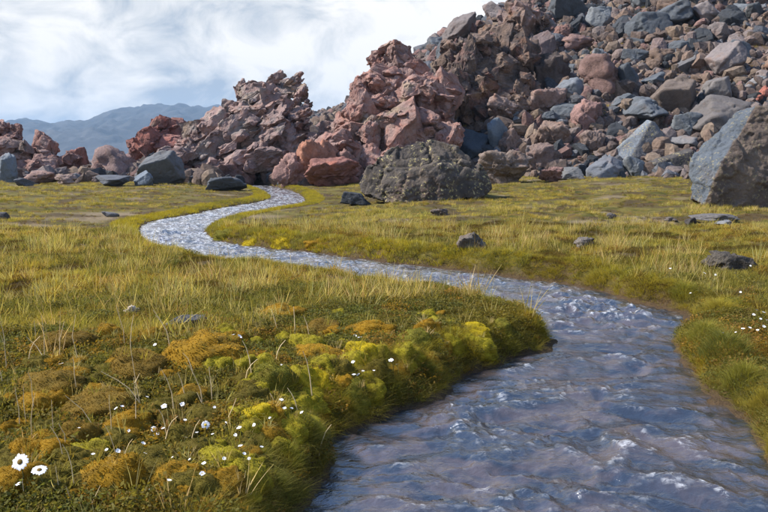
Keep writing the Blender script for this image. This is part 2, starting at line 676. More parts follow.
zs_[:-1, 1] = np.maximum(zs_[:-1, 1], np.maximum(peat_w(gx, gy, gsd), 0.8 * soil_w(gx, gy) * (1 - scree_w)))
zs_[:-1, 2] = bare_w(gx, gy)
color_attr(me, 'zone', zs_)
ground = obj('ground', me, M_GROUND)
tag(ground, 'mossy meadow rising into a brown scree hillside', None, kind='structure')


def build_water():
    ang, rad = polar_axes(0.2, 0.5, 9, 1.0065)
    rad = list(rad)
    while rad[-1] < 40:
        rad.append(rad[-1] * 1.0055)
    while rad[-1] < 62:
        rad.append(rad[-1] * 1.03)
    x, y, q = polar_grid(ang, np.array(rad))
    sd = stream_sd(x, y)
    ok = sd < 0.22
    q = q[ok[q].all(1)]
    used = np.zeros(len(x), bool)
    used[q.ravel()] = True
    remap = np.cumsum(used) - 1
    x, y, sd = x[used], y[used], sd[used]
    q = remap[q]
    # ripples: crests run across the current, warped
    wx = n2(x, y, 0.9, 2, 31) * 0.5
    wy = n2(x, y, 0.9, 2, 32) * 0.5
    xx, yy = x + wx, y + wy
    one = np.full_like(x, 0.37)
    a = ridged(np.stack([xx * 1.5, yy * 2.7, one], 1), 2, 0.5)
    b = fbm(np.stack([xx * 4.2, yy * 7.0, one + 3], 1), 2, 0.5)
    c = ridged(np.stack([xx * 8.0, yy * 11.0, one + 6], 1), 3, 0.55)
    turb = 0.55 + 0.45 * sstep(-0.25, 0.3, n2(x, y, 0.6, 2, 33))
    edge = sstep(0.12, -0.45, sd) * 0.85 + 0.15
    amp = turb * edge
    z = amp * (0.050 * (a - 0.6) + 0.065 * b + 0.022 * (c - 0.6)) - 0.025
    foam_glint = np.maximum(sstep(0.045, 0.085, z) * 0.9, 0.8 * sstep(1.35, 1.65, c) * turb * sstep(-0.01, 0.03, z))
    foam_glint = np.maximum(foam_glint, 0.75 * sstep(5, 13, y) * sstep(0.85, 1.35, c))  # farther off: silver sky reflection painted as white flecks, added to the foam
    foam_glint = np.maximum(foam_glint, 0.6 * sstep(0.42, 0.62, n2(x, y, 3.4, 4, 35)) * turb)
    me = mesh_np('stream_water', np.stack([x, y, z], 1), q)
    at = me.attributes.new('foam_glint', 'FLOAT', 'POINT')
    at.data.foreach_set('value', foam_glint.astype(np.float32))
    o = obj('stream_water', me, M_WATER)
    tag(o, 'silty brown and blue rippling stream winding through the meadow', None, kind='structure')


build_water()


def build_mountains():
    prof = [(-2600, 150), (-400, 128), (-200, 112), (-60, 124), (0, 123), (20, 120), (33, 117), (46, 121), (60, 124), (85, 124), (100, 122), (115, 117), (126, 112),
            (140, 107), (160, 105), (178, 106), (186, 103), (195, 107), (208, 106), (222, 106.5), (240, 109), (270, 112), (330, 116),
            (420, 108), (600, 118), (1200, 130), (3600, 150)]
    D = 2600.0
    px = np.array([p[0] for p in prof])
    hz = np.array([CAM_Z + (158 - p[1]) / F * D for p in prof])
    xs = np.linspace(-4200, 3600, 900)
    ys = np.linspace(1500, 3900, 150)
    X, Y = np.meshgrid(xs, ys)
    x, y = X.ravel(), Y.ravel()
    top = np.interp(x / D * F + 384, px, hz)
    t = np.clip(1 - np.abs(y - D) / np.where(y < D, 1050.0, 1250.0), 0, 1)
    P = np.stack([x / 260, y / 420, np.full_like(x, 1.5)], 1)
    g = ridged(P, 5, 0.5)
    z = top * t ** 1.25 + (g - 0.8) * 42 * np.sin(np.pi * np.clip(t, 0, 1)) + fbm(P * 7, 4, 0.6) * 13 * sstep(0, .3, t) - 4
    i = np.arange(len(ys) - 1)[:, None] * len(xs)
    j = np.arange(len(xs) - 1)[None, :]
    q = np.stack([i + j, i + j + 1, i + j + 1 + len(xs), i + j + len(xs)], -1).reshape(-1, 4)
    o = obj('mountains', mesh_np('mountains', np.stack([x, y, z], 1), q), mountain_material())
    tag(o, 'blue hazy mountain range far beyond the meadow', None, kind='structure')


build_mountains()

# ------------------------------------------------------------------ rock shapes
_ICO = {}


def ico(sub):
    if sub not in _ICO:
        bm = bmesh.new()
        bmesh.ops.create_icosphere(bm, subdivisions=sub, radius=1.0)
        v = np.array([x.co[:] for x in bm.verts])
        f = np.array([[q.index for q in x.verts] for x in bm.faces])
        bm.free()
        _ICO[sub] = (v / np.linalg.norm(v, axis=1, keepdims=True), f)
    return _ICO[sub]


def chunk(rs, sub=4, planes=9, p=22, rough=0.05, squash=(1, 1, 1), box=True):
    """angular block: polytope from random planes with worn edges, plus noise; returns verts in a unit box"""
    d, f = ico(sub)
    n = rs.normal(size=(planes, 3))
    n /= np.linalg.norm(n, axis=1, keepdims=True)
    bx = np.vstack([np.eye(3), -np.eye(3)]) + rs.normal(size=(6, 3)) * (0.22 if box else 0.45)
    bx /= np.linalg.norm(bx, axis=1, keepdims=True)
    n = np.vstack([n, bx])
    off = np.concatenate([rs.uniform(0.5, 0.95, planes), rs.uniform(0.55, 1.0, 6)])
    k = np.maximum(d @ n.T, 0) / off
    r = (k ** p).sum(1) ** (-1.0 / p)
    v = d * np.minimum(r, 1.5)[:, None]
    seed = rs.uniform(0, 90, 3)
    if rough > 0:
        v = v + d * (fbm(v * 1.6 + seed, 3) * rough * 1.3 + fbm(v * 5.5 + seed, 4, 0.6) * rough * 0.6)[:, None]
    v = v * np.array(squash)
    lo, hi = v.min(0), v.max(0)
    v = (v - (lo + hi) / 2) / (hi - lo)
    return v, f


def shard(rs, c, size, flat=None):
    """sharp convex splinter of rock round a point"""
    q = rs.normal(size=(13, 3))
    q /= np.linalg.norm(q, axis=1, keepdims=True)
    q *= rs.uniform(0.75, 1.1, (13, 1)) * np.asarray(size) * rs.uniform(0.7, 1.25, 3)
    if flat is not None:
        q = q - flat[None, :] * (q @ flat)[:, None] * 0.5
    return hull(q + c)


def lava_chunk(rs, sub=4):
    """craggy lava lump: blocky with pits and cracks"""
    v, f = chunk(rs, sub, 10, 26, 0.05)
    d = v / np.linalg.norm(v, axis=1, keepdims=True)
    seed = rs.uniform(0, 90, 3)
    for fr, am in ((2.1, 0.085), (4.6, 0.045), (10.0, 0.022)):
        v = v + d * (am * facets(v * fr + seed + fbm(v * fr * 0.8 + seed, 2)[:, None] * 0.25))[:, None]
    v = v + d * (fbm(v * 14 + seed, 3, 0.6) * 0.012)[:, None]
    lo, hi = v.min(0), v.max(0)
    return (v - (lo + hi) / 2) / (hi - lo), f


def hull(points):
    bm = bmesh.new()
    for q in points:
        bm.verts.new(q)
    bmesh.ops.convex_hull(bm, input=bm.verts)
    loose = [x for x in bm.verts if not x.link_faces]
    bmesh.ops.delete(bm, geom=loose, context='VERTS')
    bmesh.ops.triangulate(bm, faces=bm.faces)
    bm.verts.index_update()
    v = np.array([x.co[:] for x in bm.verts])
    f = np.array([[q.index for q in x.verts] for x in bm.faces])
    bm.free()
    return v, f


def fuse(shells, voxel):
    """one closed surface round a pile of overlapping blocks"""
    vs, fs, k = [], [], 0
    for v, f in shells:
        vs.append(v)
        fs.append(f + k)
        k += len(v)
    me = mesh_np('pile', np.vstack(vs), np.vstack(fs))
    o = bpy.data.objects.new('pile', me)
    COL.objects.link(o)
    md = o.modifiers.new('fuse', 'REMESH')
    md.mode = 'VOXEL'
    md.voxel_size = voxel
    dg = bpy.context.evaluated_depsgraph_get()
    out = bpy.data.meshes.new_from_object(o.evaluated_get(dg))
    bpy.data.objects.remove(o)
    bpy.data.meshes.remove(me)
    return out


def co(me):
    a = np.empty(len(me.vertices) * 3, np.float32)
    me.vertices.foreach_get('co', a)
    return a.reshape(-1, 3).astype(float)


def vnormals(me):
    a = np.empty(len(me.vertices) * 3, np.float32)
    me.vertices.foreach_get('normal', a)
    return a.reshape(-1, 3).astype(float)


def set_co(me, v):
    me.vertices.foreach_set('co', v.astype(np.float32).ravel())
    me.update()


def relax(me, k):
    """a few smoothing passes so edges are worn, not knife sharp"""
    e = np.empty(len(me.edges) * 2, np.int32)
    me.edges.foreach_get('vertices', e)
    e = e.reshape(-1, 2)
    v = co(me)
    deg = np.bincount(e.ravel(), minlength=len(v))[:, None]
    for _ in range(k):
        s = np.zeros_like(v)
        for c in range(3):
            s[:, c] = np.bincount(e[:, 0], v[e[:, 1], c], len(v)) + np.bincount(e[:, 1], v[e[:, 0], c], len(v))
        v = 0.5 * v + 0.5 * s / np.maximum(deg, 1)
    set_co(me, v)


def erode(me, big, small, seed, dip=None, strata=0.0, freq=1.0):
    """break the surface up: blocks, cracks, tilted layering and pits"""
    v, n = co(me), vnormals(me)
    s = np.array([seed * 3.7, seed * 1.3, seed * 7.1])
    warp = np.stack([fbm(v * 0.9 * freq + s, 2), fbm(v * 0.9 * freq + s + 20, 2), fbm(v * 0.9 * freq + s + 40, 2)], 1)
    q = v + warp * 0.22 / freq
    if dip is not None:
        ax = np.array(dip) / np.linalg.norm(dip)
        q = q + ax * (q @ ax)[:, None] * 1.3          # squeeze cells into slabs
    d = big * facets(q * 0.62 * freq + s)
    d += big * 0.55 * facets(q * 1.5 * freq + s + 9)
    d += big * 0.26 * facets(q * 3.6 * freq + s + 17)
    if dip is not None and strata:
        h = (v + warp * 0.6) @ ax
        d += strata * ridged(np.stack([h * 1.6, v[:, 0] * 0.12, v[:, 1] * 0.12 + seed], 1), 3)
    d += small * fbm(v * 4.5 * freq + s, 4, 0.6)
    set_co(me, v + n * d[:, None])


def tint_by_noise(me, palette, scale, seed, centers=None, ccols=None, n0=None, face=None):
    """patchy rock colour: blends of the palette through noise, or by the nearest block"""
    v = co(me)
    s = np.array([seed * 2.1, seed * 5.3, seed * 0.7])
    u = fbm(v * scale + s, 4, 0.6)
    u = (u - u.min()) / (u.max() - u.min() + 1e-9)
    pal = np.array(palette)
    t = np.clip((u - 0.15) / 0.7, 0, 1) * (len(pal) - 1)
    i = np.minimum(t.astype(int), len(pal) - 2)
    fr = (t - i)[:, None]
    c = pal[i] * (1 - fr) + pal[i + 1] * fr
    if centers is not None:
        d = np.stack([((v - q[:3]) ** 2).sum(1) / q[3] ** 2 for q in centers], 1)
        wgt = np.exp(-d * 2.2)
        for k in range(len(centers)):
            c = c * (1 - wgt[:, k:k + 1]) + np.array(ccols[k]) * wgt[:, k:k + 1]
    if face is not None:                               # second rock tone on sides facing one way, sky light painted in
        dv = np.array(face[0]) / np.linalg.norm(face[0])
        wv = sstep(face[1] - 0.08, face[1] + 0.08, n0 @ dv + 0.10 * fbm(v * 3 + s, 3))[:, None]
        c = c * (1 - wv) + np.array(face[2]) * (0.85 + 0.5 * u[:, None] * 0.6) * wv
    color_attr(me, 'tint', c)


def subdivide(v, f, k):
    """split every triangle in four, k times, sharing edge points"""
    for _ in range(k):
        e = np.sort(np.concatenate([f[:, [0, 1]], f[:, [1, 2]], f[:, [2, 0]]]), axis=1)
        ue, inv = np.unique(e, axis=0, return_inverse=True)
        inv = inv.reshape(-1)
        m = len(v) + inv
        n = len(f)
        a, b, c = m[:n], m[n:2 * n], m[2 * n:]
        v = np.vstack([v, (v[ue[:, 0]] + v[ue[:, 1]]) / 2])
        f = np.vstack([np.stack([f[:, 0], a, c], 1), np.stack([a, f[:, 1], b], 1), np.stack([c, b, f[:, 2]], 1), np.stack([a, b, c], 1)])
    return v, f


def splinter_mesh(shells, seed, big, small):
    """broken rock: many sharp blocks grown into each other, faces roughened and edges chipped"""
    vs, fs, k = [], [], 0
    for v, f in shells:
        size = (v.max(0) - v.min(0)).max()
        v, f = subdivide(v, f, 4 if size > 1.6 else 3)
        vs.append(v)
        fs.append(f + k)
        k += len(v)
    v, f = np.vstack(vs), np.vstack(fs)
    s = np.array([seed * 3.7, seed * 1.3, seed * 7.1])
    for fr, am in ((1.1, 0.10), (3.2, 0.05), (8.0, 0.022)):
        v = v + am * np.stack([fbm(v * fr + s, 2), fbm(v * fr + s + 31, 2), fbm(v * fr + s + 67, 2)], 1) * big / 0.26
    me = mesh_np('rock', v, f)
    n = vnormals(me)
    v = v + n * (big * 0.22 * facets(v * 2.6 + s, 0.05) + small * 0.22 * fbm(v * 9 + s, 3, 0.6))[:, None]
    set_co(me, v)
    me.set_sharp_from_angle(angle=R(32))
    return me


def crag(name, blocks, base_d, voxel, big, small, seed, palette, dip=None, strata=0.0, lean=0.05, patches=()):
    """blocks in photo pixels: centre x, centre y, width, height[, extra depth]"""
    rs = np.random.default_rng(seed)
    shells = []
    ax = None if dip is None else np.array(dip) / np.linalg.norm(dip)
    for b in blocks:
        px, py, wp, hp = b[:4]
        dd = base_d + lean * max(0, 180 - py) + (b[4] if len(b) > 4 else rs.uniform(-0.7, 0.7))
        c = at_y(px, py, dd)
        k = dd / F
        half = np.array([wp * k, 0.85 * (wp + hp) / 2 * k, hp * k]) / 2
        shells.append(shard(rs, c, half * 1.3))
        for _ in range(16):
            u = rs.normal(size=3)
            u[1] = -abs(u[1]) if rs.random() < 0.75 else u[1]
            u /= np.linalg.norm(u)
            sc = rs.uniform(0.25, 0.75) * half.mean()
            shells.append(shard(rs, c + u * half * rs.uniform(0.55, 0.85), sc * np.array([1.1, 1, 0.95]), ax))
    me = splinter_mesh(shells, seed, big, small)
    cen, cc = [], []
    for (px, py, rp_, colr) in patches:
        dd = base_d + lean * max(0, 180 - py)
        cen.append([*at_y(px, py, dd - 1.0), rp_ * dd / F])
        cc.append(colr)
    tint_by_noise(me, palette, 0.55, seed, cen or None, cc or None)
    v = co(me)
    base = np.array([v[:, 0].mean(), v[:, 1].mean(), v[:, 2].min()])
    set_co(me, v - base)
    me.name = name
    return obj(name, me, M_CRAG, None, base)


MAUVE, PINK, ROSE = (0.20, 0.148, 0.138), (0.30, 0.205, 0.182), (0.28, 0.152, 0.125)
GREYR, TAN, RUST = (0.22, 0.185, 0.17), (0.29, 0.215, 0.16), (0.30, 0.125, 0.085)
DARK, OCHR = (0.085, 0.068, 0.062), (0.24, 0.16, 0.095)
BLUE, PALE, NAVY = (0.115, 0.128, 0.145), (0.19, 0.205, 0.22), (0.055, 0.06, 0.068)
BROWN, MUD, RED = (0.19, 0.135, 0.105), (0.14, 0.105, 0.09), (0.30, 0.125, 0.10)

left_crag = crag('lava_crag', [
    (247, 92, 17, 24), (262, 96, 34, 28), (283, 88, 34, 26), (297, 82, 14, 20), (303, 100, 18, 34), (252, 114, 40, 40), (282, 112, 46, 44),
    (232, 116, 26, 34), (218, 128, 36, 34), (204, 138, 36, 32), (240, 138, 56, 44), (276, 140, 60, 50), (300, 124, 24, 44),
    (192, 150, 40, 28), (170, 158, 40, 22), (318, 146, 36, 30), (332, 136, 24, 24), (222, 156, 60, 34), (262, 160, 70, 34), (180, 162, 40, 22), (296, 150, 40, 40)],
    36.5, 0.06, 0.30, 0.13, 5, [GREYR, MAUVE, PINK, GREYR, TAN], (0.55, 0.15, -0.8), 0.12, 0.045)
tag(left_crag, 'tall grey-mauve slanted lava crag standing alone beside the blue mountains', 'crag', 'lava crags above the meadow')

mid_crag = crag('lava_crag', [
    (398, 64, 34, 38), (377, 64, 15, 26), (384, 86, 56, 34), (412, 80, 30, 34), (362, 96, 26, 28), (360, 116, 36, 44), (390, 112, 56, 50),
    (424, 98, 44, 50), (442, 104, 34, 56), (410, 132, 70, 50), (444, 138, 36, 40), (372, 142, 60, 44), (350, 132, 30, 34), (430, 160, 60, 36),
    (390, 164, 60, 34), (340, 148, 40, 30)],
    33.5, 0.055, 0.26, 0.15, 11, [MAUVE, ROSE, PINK, ROSE, PINK, TAN], None, 0, 0.05,
    [(372, 110, 10, (0.36, 0.19, 0.14)), (440, 140, 10, (0.30, 0.13, 0.105)), (395, 65, 16, (0.21, 0.155, 0.145))])
tag(mid_crag, 'rosy pink lava crag with a knobbly double head', 'crag', 'lava crags above the meadow')

dark_crag = crag('lava_crag', [
    (449, 62, 20, 40), (462, 74, 34, 60), (480, 62, 36, 50), (500, 56, 40, 48), (518, 62, 34, 50), (490, 88, 70, 50), (456, 96, 34, 40),
    (522, 92, 30, 44), (506, 108, 44, 26), (474, 108, 50, 30), (446, 46, 9, 12), (458, 48, 8, 9)],
    36.0, 0.06, 0.22, 0.16, 17, [DARK, MUD, BROWN, DARK, (0.20, 0.12, 0.10), OCHR], None, 0, 0.05)
tag(dark_crag, 'blocky dark brown lava crag jutting from the scree', 'crag', 'lava crags above the meadow')

ridge_crag = crag('lava_crag', [
    (508, 22, 26, 26), (522, 18, 36, 30), (536, 22, 22, 26), (512, 34, 30, 20)],
    50.0, 0.08, 0.2, 0.12, 23, [MAUVE, BROWN, PINK], None, 0, 0.0)
tag(ridge_crag, 'rounded mauve-brown lava crag on the skyline above the dark crag', 'crag', 'lava crags above the meadow')

back_crag = crag('lava_crag', [
    (150, 140, 30, 22), (166, 132, 34, 22), (178, 128, 20, 16), (140, 148, 20, 18), (172, 144, 40, 24)],
    44.0, 0.07, 0.2, 0.12, 29, [(0.20, 0.12, 0.105), RED, MUD], (0.5, 0, -0.8), 0.1, 0.0)
tag(back_crag, 'low dark red slanting lava crag behind the blue-grey block', 'crag', 'lava crags above the meadow')

edge_crag = crag('lava_crag', [
    (-14, 134, 40, 36), (2, 132, 14, 22), (14, 136, 14, 24), (-4, 156, 50, 40), (20, 158, 32, 34), (44, 152, 22, 34), (36, 168, 50, 24),
    (62, 166, 40, 26), (8, 176, 40, 16)],
    36.5, 0.065, 0.26, 0.12, 31, [MAUVE, (0.23, 0.13, 0.11), PINK, MUD], None, 0, 0.03)
tag(edge_crag, 'broken purple-red lava crag with square towers left of the mountain gap', 'crag', 'lava crags above the meadow')

# ------------------------------------------------------------------ named boulders
SMOOTH_P, LAVA_P = [], []
for k in range(12):
    rs = np.random.default_rng(100 + k)
    v, f = chunk(rs, 5, int(rs.integers(5, 10)), 130, 0.02, (1, 1, 1), False)
    d = v / np.linalg.norm(v, axis=1, keepdims=True)
    v = v + d * (0.035 * facets(v * 2.6 + k * 7.7) + 0.012 * facets(v * 8 + k * 3.1))[:, None]
    lo, hi = v.min(0), v.max(0)
    v = (v - (lo + hi) / 2) / (hi - lo)
    SMOOTH_P.append(mesh_np('angular_boulder', v, f))
    SMOOTH_P[-1].materials.append(M_BOULDER)
for k in range(12):
    v, f = lava_chunk(np.random.default_rng(200 + k), 5 if k < 6 else 4)
    LAVA_P.append(mesh_np('lava_boulder', v, f))
    LAVA_P[-1].materials.append(M_LAVA)

MARKS = []
OCC = []       # footprints (x, y, radius) that keep plants away
rnd = random.Random(4)


def boulder(px, py_base, wp, hp, kind, colr, label, tilt=0.0, proto=None, sink=0.16, name='boulder', cat='boulder', group=None, deep=1.0, dist=None):
    """a boulder whose foot meets the ground at a photo pixel; size follows from that distance"""
    if dist:
        p = at_y(px, py_base, dist)
        p[2] = min(p[2], G(p[0], p[1]) + 0.05) if p[2] > G(p[0], p[1]) else p[2]
    else:
        p = hit(px, py_base)
    if p is None:
        return None
    k = p[1] / F
    W, Hh = wp * k, hp * k
    protos = SMOOTH_P if kind == 's' else LAVA_P
    me = protos[(proto if proto is not None else rnd.randrange(len(protos))) % len(protos)]
    o = obj(name, me)
    D = (0.55 * W + 0.35 * Hh) * deep
    o.scale = (W, D, Hh * (1 + sink))
    o.location = (p[0], p[1] + 0.42 * D, p[2] + Hh * (1 + sink) / 2 - Hh * sink - 0.05 * Hh)
    o.rotation_euler = (rnd.uniform(-.12, .12), R(tilt), math.pi * rnd.randrange(2) + rnd.uniform(-.35, .35))
    j = rnd.uniform(0.9, 1.1) * (0.8 if kind == 's' else 1.0)
    o.color = (*[c * j for c in colr], 1)
    tag(o, label, cat, group)
    if cat == 'boulder':
        MARKS.append((o.location.x, o.location.y, label.split(' boulder')[0].split(' block')[0] + ' boulder'))
    OCC.append((o.location.x, o.location.y, 0.45 * W))
    return o


def hero(name, pts, d0, voxel, mat, palette, seed, label, big=0.05, small=0.02, worn=2, freq=2.0, patches=(), extra=(), face=None):
    """boulder cut from the corner points read off the photo (pixel x, pixel y, depth behind d0)"""
    shells = [hull([at_y(a, b, d0 + c) for a, b, c in grp]) for grp in [pts, *extra]]
    me = fuse(shells, voxel)
    relax(me, worn)
    n0 = vnormals(me)
    erode(me, big, small, seed, None, 0, freq)
    cen = [[*at_y(a, b, d0 + c), r_ * d0 / F] for a, b, c, r_, _ in patches]
    tint_by_noise(me, palette, 1.1, seed, cen or None, [q[4] for q in patches] or None, n0, face)
    v = co(me)
    base = np.array([v[:, 0].mean(), v[:, 1].mean(), v[:, 2].min()])
    set_co(me, v - base)
    me.polygons.foreach_set('use_smooth', np.full(len(me.polygons), True))
    me.name = name
    o = obj(name, me, mat, None, base)
    tag(o, label, 'boulder')
    OCC.append((base[0], base[1], 0.42 * (v[:, 0].max() - v[:, 0].min())))
    return o


gb = hit(725, 207)
d0 = gb[1]
hero('boulder', [(690, 160, 0.55), (756, 106, 0.75), (722, 163, 0.0), (704, 206, -0.05), (690, 200, 0.5), (812, 216, 0.05), (815, 118, 0.6),
                 (700, 205, 1.5), (735, 112, 1.2), (812, 205, 1.9), (800, 108, 1.3)], d0, 0.028, M_SPLIT,
     [(0.14, 0.105, 0.085), (0.105, 0.083, 0.07), (0.17, 0.13, 0.10)], 41, 'huge split boulder with smooth blue-grey flank and brown lichened front face', 0.045, 0.03, 2, 1.5,
     face=((-0.85, -0.1, 0.45), 0.72, (0.092, 0.107, 0.127)))  # blue-grey flank, with sky light put into its tint
gb = hit(430, 200)
d0 = gb[1]
hero('boulder', [(362, 197, 0.3), (357, 184, 0.9), (372, 160, 0.6), (392, 147, 0.8), (420, 142, 0.9), (455, 147, 0.9), (478, 160, 0.7), (494, 186, 0.9),
                 (485, 196, 0.2), (440, 204, -0.15), (395, 206, -0.15), (440, 165, 0.15), (400, 172, 0.15), (380, 190, 2.2), (480, 190, 2.2), (430, 150, 2.0)],
     d0, 0.032, M_LICHEN, [(0.088, 0.074, 0.064), (0.105, 0.087, 0.072), (0.065, 0.057, 0.053), (0.096, 0.08, 0.068)], 43,
     'broad dark brown boulder speckled with yellow lichen at the foot of the pink crag', 0.11, 0.035, 1, 1.0)
gb = hit(640, 172)
d0 = gb[1] + 1.2
hero('boulder', [(605, 158, 0.3), (647, 119, 0.9), (652, 121, 0.6), (630, 160, -0.2), (672, 152, 0.3), (666, 137, 0.8), (640, 172, 0.0), (606, 172, 0.4), (670, 172, 1.4), (612, 172, 1.6), (655, 122, 1.6)],
     d0, 0.045, M_LICHEN, [(0.15, 0.15, 0.155), (0.11, 0.11, 0.115)], 47, 'tall grey wedge boulder with a bright pale blue sloping edge', 0.02, 0.012, 1, 1.5,
     face=((-0.9, -0.05, 0.4), 0.55, (0.17, 0.195, 0.225)))  # paler left sides: light from the left painted into the tint
hero('boulder', [(633, 172, 0.0), (694, 150, 0.4), (697, 172, 0.2), (660, 158, 0.6), (690, 147, 0.8), (640, 174, 0.8), (700, 172, 1.2), (634, 166, .4)],
     hit(665, 175)[1], 0.045, M_LICHEN, [(0.055, 0.05, 0.05), (0.085, 0.078, 0.075)], 49, 'long low dark wedge boulder beside the split boulder', 0.02, 0.012, 1, 1.5)

# right scree boulders (photo pixels: x, foot y, width, height)
B = boulder
B(609, 178, 46, 24, 's', (0.17, 0.18, 0.20), 'flat-faced grey boulder under the pale-edged wedge', 8, 2)
B(638, 176, 22, 22, 's', PALE, 'small pale grey boulder leaning between the grey wedge and the dark wedge', -10, 5)
B(663, 157, 24, 22, 's', BROWN, 'small brown pyramid boulder perched behind the long dark wedge', 0, 7)
B(689, 140, 31, 28, 's', (0.17, 0.185, 0.20), 'rounded grey boulder resting on a slab above the dark wedge', 0, 3)
B(690, 151, 44, 16, 's', (0.19, 0.185, 0.19), 'thin grey slab under the rounded grey boulder', 6, 4)
B(679, 117, 46, 44, 's', (0.175, 0.14, 0.12), 'big flat-faced brown block boulder with cracked lower edge', 4, 0)
B(717, 106, 42, 32, 's', (0.18, 0.165, 0.16), 'broad mauve-grey block boulder beside the flat-faced brown block', 0, 1)
B(735, 137, 80, 44, 's', (0.15, 0.135, 0.13), 'wide brown-grey boulder leaning behind the split boulder', 14, 6)
B(704, 48, 24, 22, 's', NAVY, 'dark navy rounded boulder high on the scree', 0, 8)
B(741, 63, 27, 25, 's', BLUE, 'blue-grey block boulder with a lit left side high on the scree', 12, 9)
B(736, 29, 30, 22, 's', NAVY, 'dark slate boulder just under the pale tilted slab', 0, 10)
B(747, 15, 28, 17, 's', PALE, 'pale blue tilted slab boulder at the top of the scree', -22, 11)
B(760, 18, 26, 16, 's', (0.09, 0.095, 0.10), 'dark grey boulder beside the pale tilted slab', 0, 2)
B(637, 66, 28, 18, 's', BLUE, 'flat-topped blue-grey boulder midway up the scree', 10, 3)
B(602, 66, 20, 19, 's', PALE, 'pale grey cube-like boulder midway up the scree', 0, 4)
B(631, 92, 25, 28, 's', BLUE, 'upright blue-grey boulder below the flat-topped one', 0, 5)
B(661, 58, 19, 23, 's', MAUVE, 'upright mauve boulder among the blue-grey blocks', 0, 6)
B(683, 56, 30, 17, 's', BLUE, 'low blue-grey boulder under the dark navy boulder', 0, 7)
B(689, 75, 34, 18, 's', (0.17, 0.165, 0.17), 'tilted mauve-grey slab boulder amid yellow scree moss', -24, 0)
B(761, 92, 26, 18, 's', PALE, 'pale blue sliver boulder by the red lava block', -20, 1)
B(768, 106, 24, 22, 'l', RED, 'rusty red lava block beside the pale blue sliver', 0, 1)
B(543, 33, 34, 19, 's', (0.22, 0.21, 0.22), 'pale mauve-grey boulder behind the dark crag top', 10, 8)
B(546, 58, 24, 28, 's', (0.17, 0.13, 0.125), 'dull purple pointed boulder above the dark crag', 0, 9)
B(563, 44, 22, 20, 'l', (0.22, 0.13, 0.11), 'reddish lava boulder near the pointed purple one', 0, 2)
B(553, 90, 42, 40, 'l', DARK, 'dark blocky lava boulder leaning on the dark crag', 0, 3)
B(570, 101, 34, 26, 's', (0.20, 0.22, 0.25), 'blue-grey boulder with a bright rim below the blocky lava boulder', 16, 10)
B(549, 118, 42, 30, 'l', (0.24, 0.17, 0.15), 'mauve lava boulder below the dark crag', 0, 4)
B(508, 130, 48, 31, 'l', (0.24, 0.18, 0.16), 'long tan lava boulder with a pale blue end', 20, 5)
B(522, 126, 22, 14, 's', PALE, 'pale blue end slab tilted on the tan lava boulder', 30, 11)
B(503, 153, 30, 37, 's', (0.17, 0.20, 0.23), 'upright slate-blue fin boulder beside the dark blue boulder', 10, 2, deep=.7)
B(468, 164, 46, 36, 's', (0.075, 0.09, 0.108), 'big smooth dark blue boulder behind the lichen boulder', -6, 3)
B(448, 136, 24, 30, 's', (0.27, 0.28, 0.30), 'pale blue-grey slab boulder standing in for a sheen on the pink crag foot', 10, 4)  # pale slab put in for a blue-grey sheen on the rock
B(507, 184, 58, 36, 'l', (0.21, 0.165, 0.14), 'rough tan-brown lava boulder right of the lichen boulder', 0, 0)
B(513, 157, 30, 30, 'l', (0.22, 0.155, 0.13), 'craggy brown lava boulder behind the rough tan-brown one', 0, 1)
B(557, 153, 38, 34, 'l', (0.20, 0.145, 0.12), 'pitted brown lava boulder above the meadow edge', 0, 2)
B(545, 171, 42, 30, 'l', (0.17, 0.125, 0.11), 'dark pitted lava boulder at the meadow edge', 0, 3)
B(552, 182, 26, 16, 'l', (0.25, 0.15, 0.13), 'small pink lava boulder at the meadow edge', 0, 4)
B(573, 180, 28, 14, 's', (0.18, 0.18, 0.18), 'low grey boulder at the meadow edge', 0, 6)
B(590, 132, 34, 34, 'l', (0.24, 0.15, 0.135), 'pinkish lava boulder in the middle of the scree', 0, 5)
B(594, 154, 26, 26, 'l', (0.19, 0.14, 0.12), 'brown lava boulder above the flat-faced grey boulder', 0, 0)
B(570, 120, 40, 20, 's', (0.13, 0.145, 0.16), 'low slate boulder under the bright-rimmed one', 0, 5)
# crag foot
B(316, 158, 44, 48, 'l', (0.34, 0.17, 0.12), 'bright orange-red lava boulder at the foot of the crags', 0, 0, dist=32.5)
B(345, 158, 46, 36, 'l', (0.26, 0.155, 0.13), 'brick red lava boulder overhanging a dark hollow', 0, 1, dist=33.2)
B(331, 180, 62, 30, 'l', (0.25, 0.125, 0.105), 'long low brick red lava boulder by the upper stream', 6, 2, dist=31.5)
B(292, 172, 36, 34, 'l', (0.26, 0.16, 0.14), 'dusky pink lava boulder left of the orange-red one', -10, 3, dist=32.5)
B(270, 170, 34, 24, 'l', (0.25, 0.18, 0.16), 'dull mauve lava boulder at the slanted crag foot', 0, 4)
B(378, 178, 30, 26, 'l', (0.21, 0.15, 0.13), 'brown lava boulder tucked behind the lichen boulder', 0, 5)
B(232, 182, 44, 24, 'l', (0.17, 0.11, 0.10), 'dark brown lava boulder behind the stream boulder', 0, 6)
B(255, 182, 30, 22, 'l', (0.28, 0.13, 0.11), 'red lava boulder at the head of the stream', 0, 7)
B(208, 181, 40, 20, 'l', (0.25, 0.17, 0.155), 'pink-grey lava boulder under the slanted crag', 0, 8)
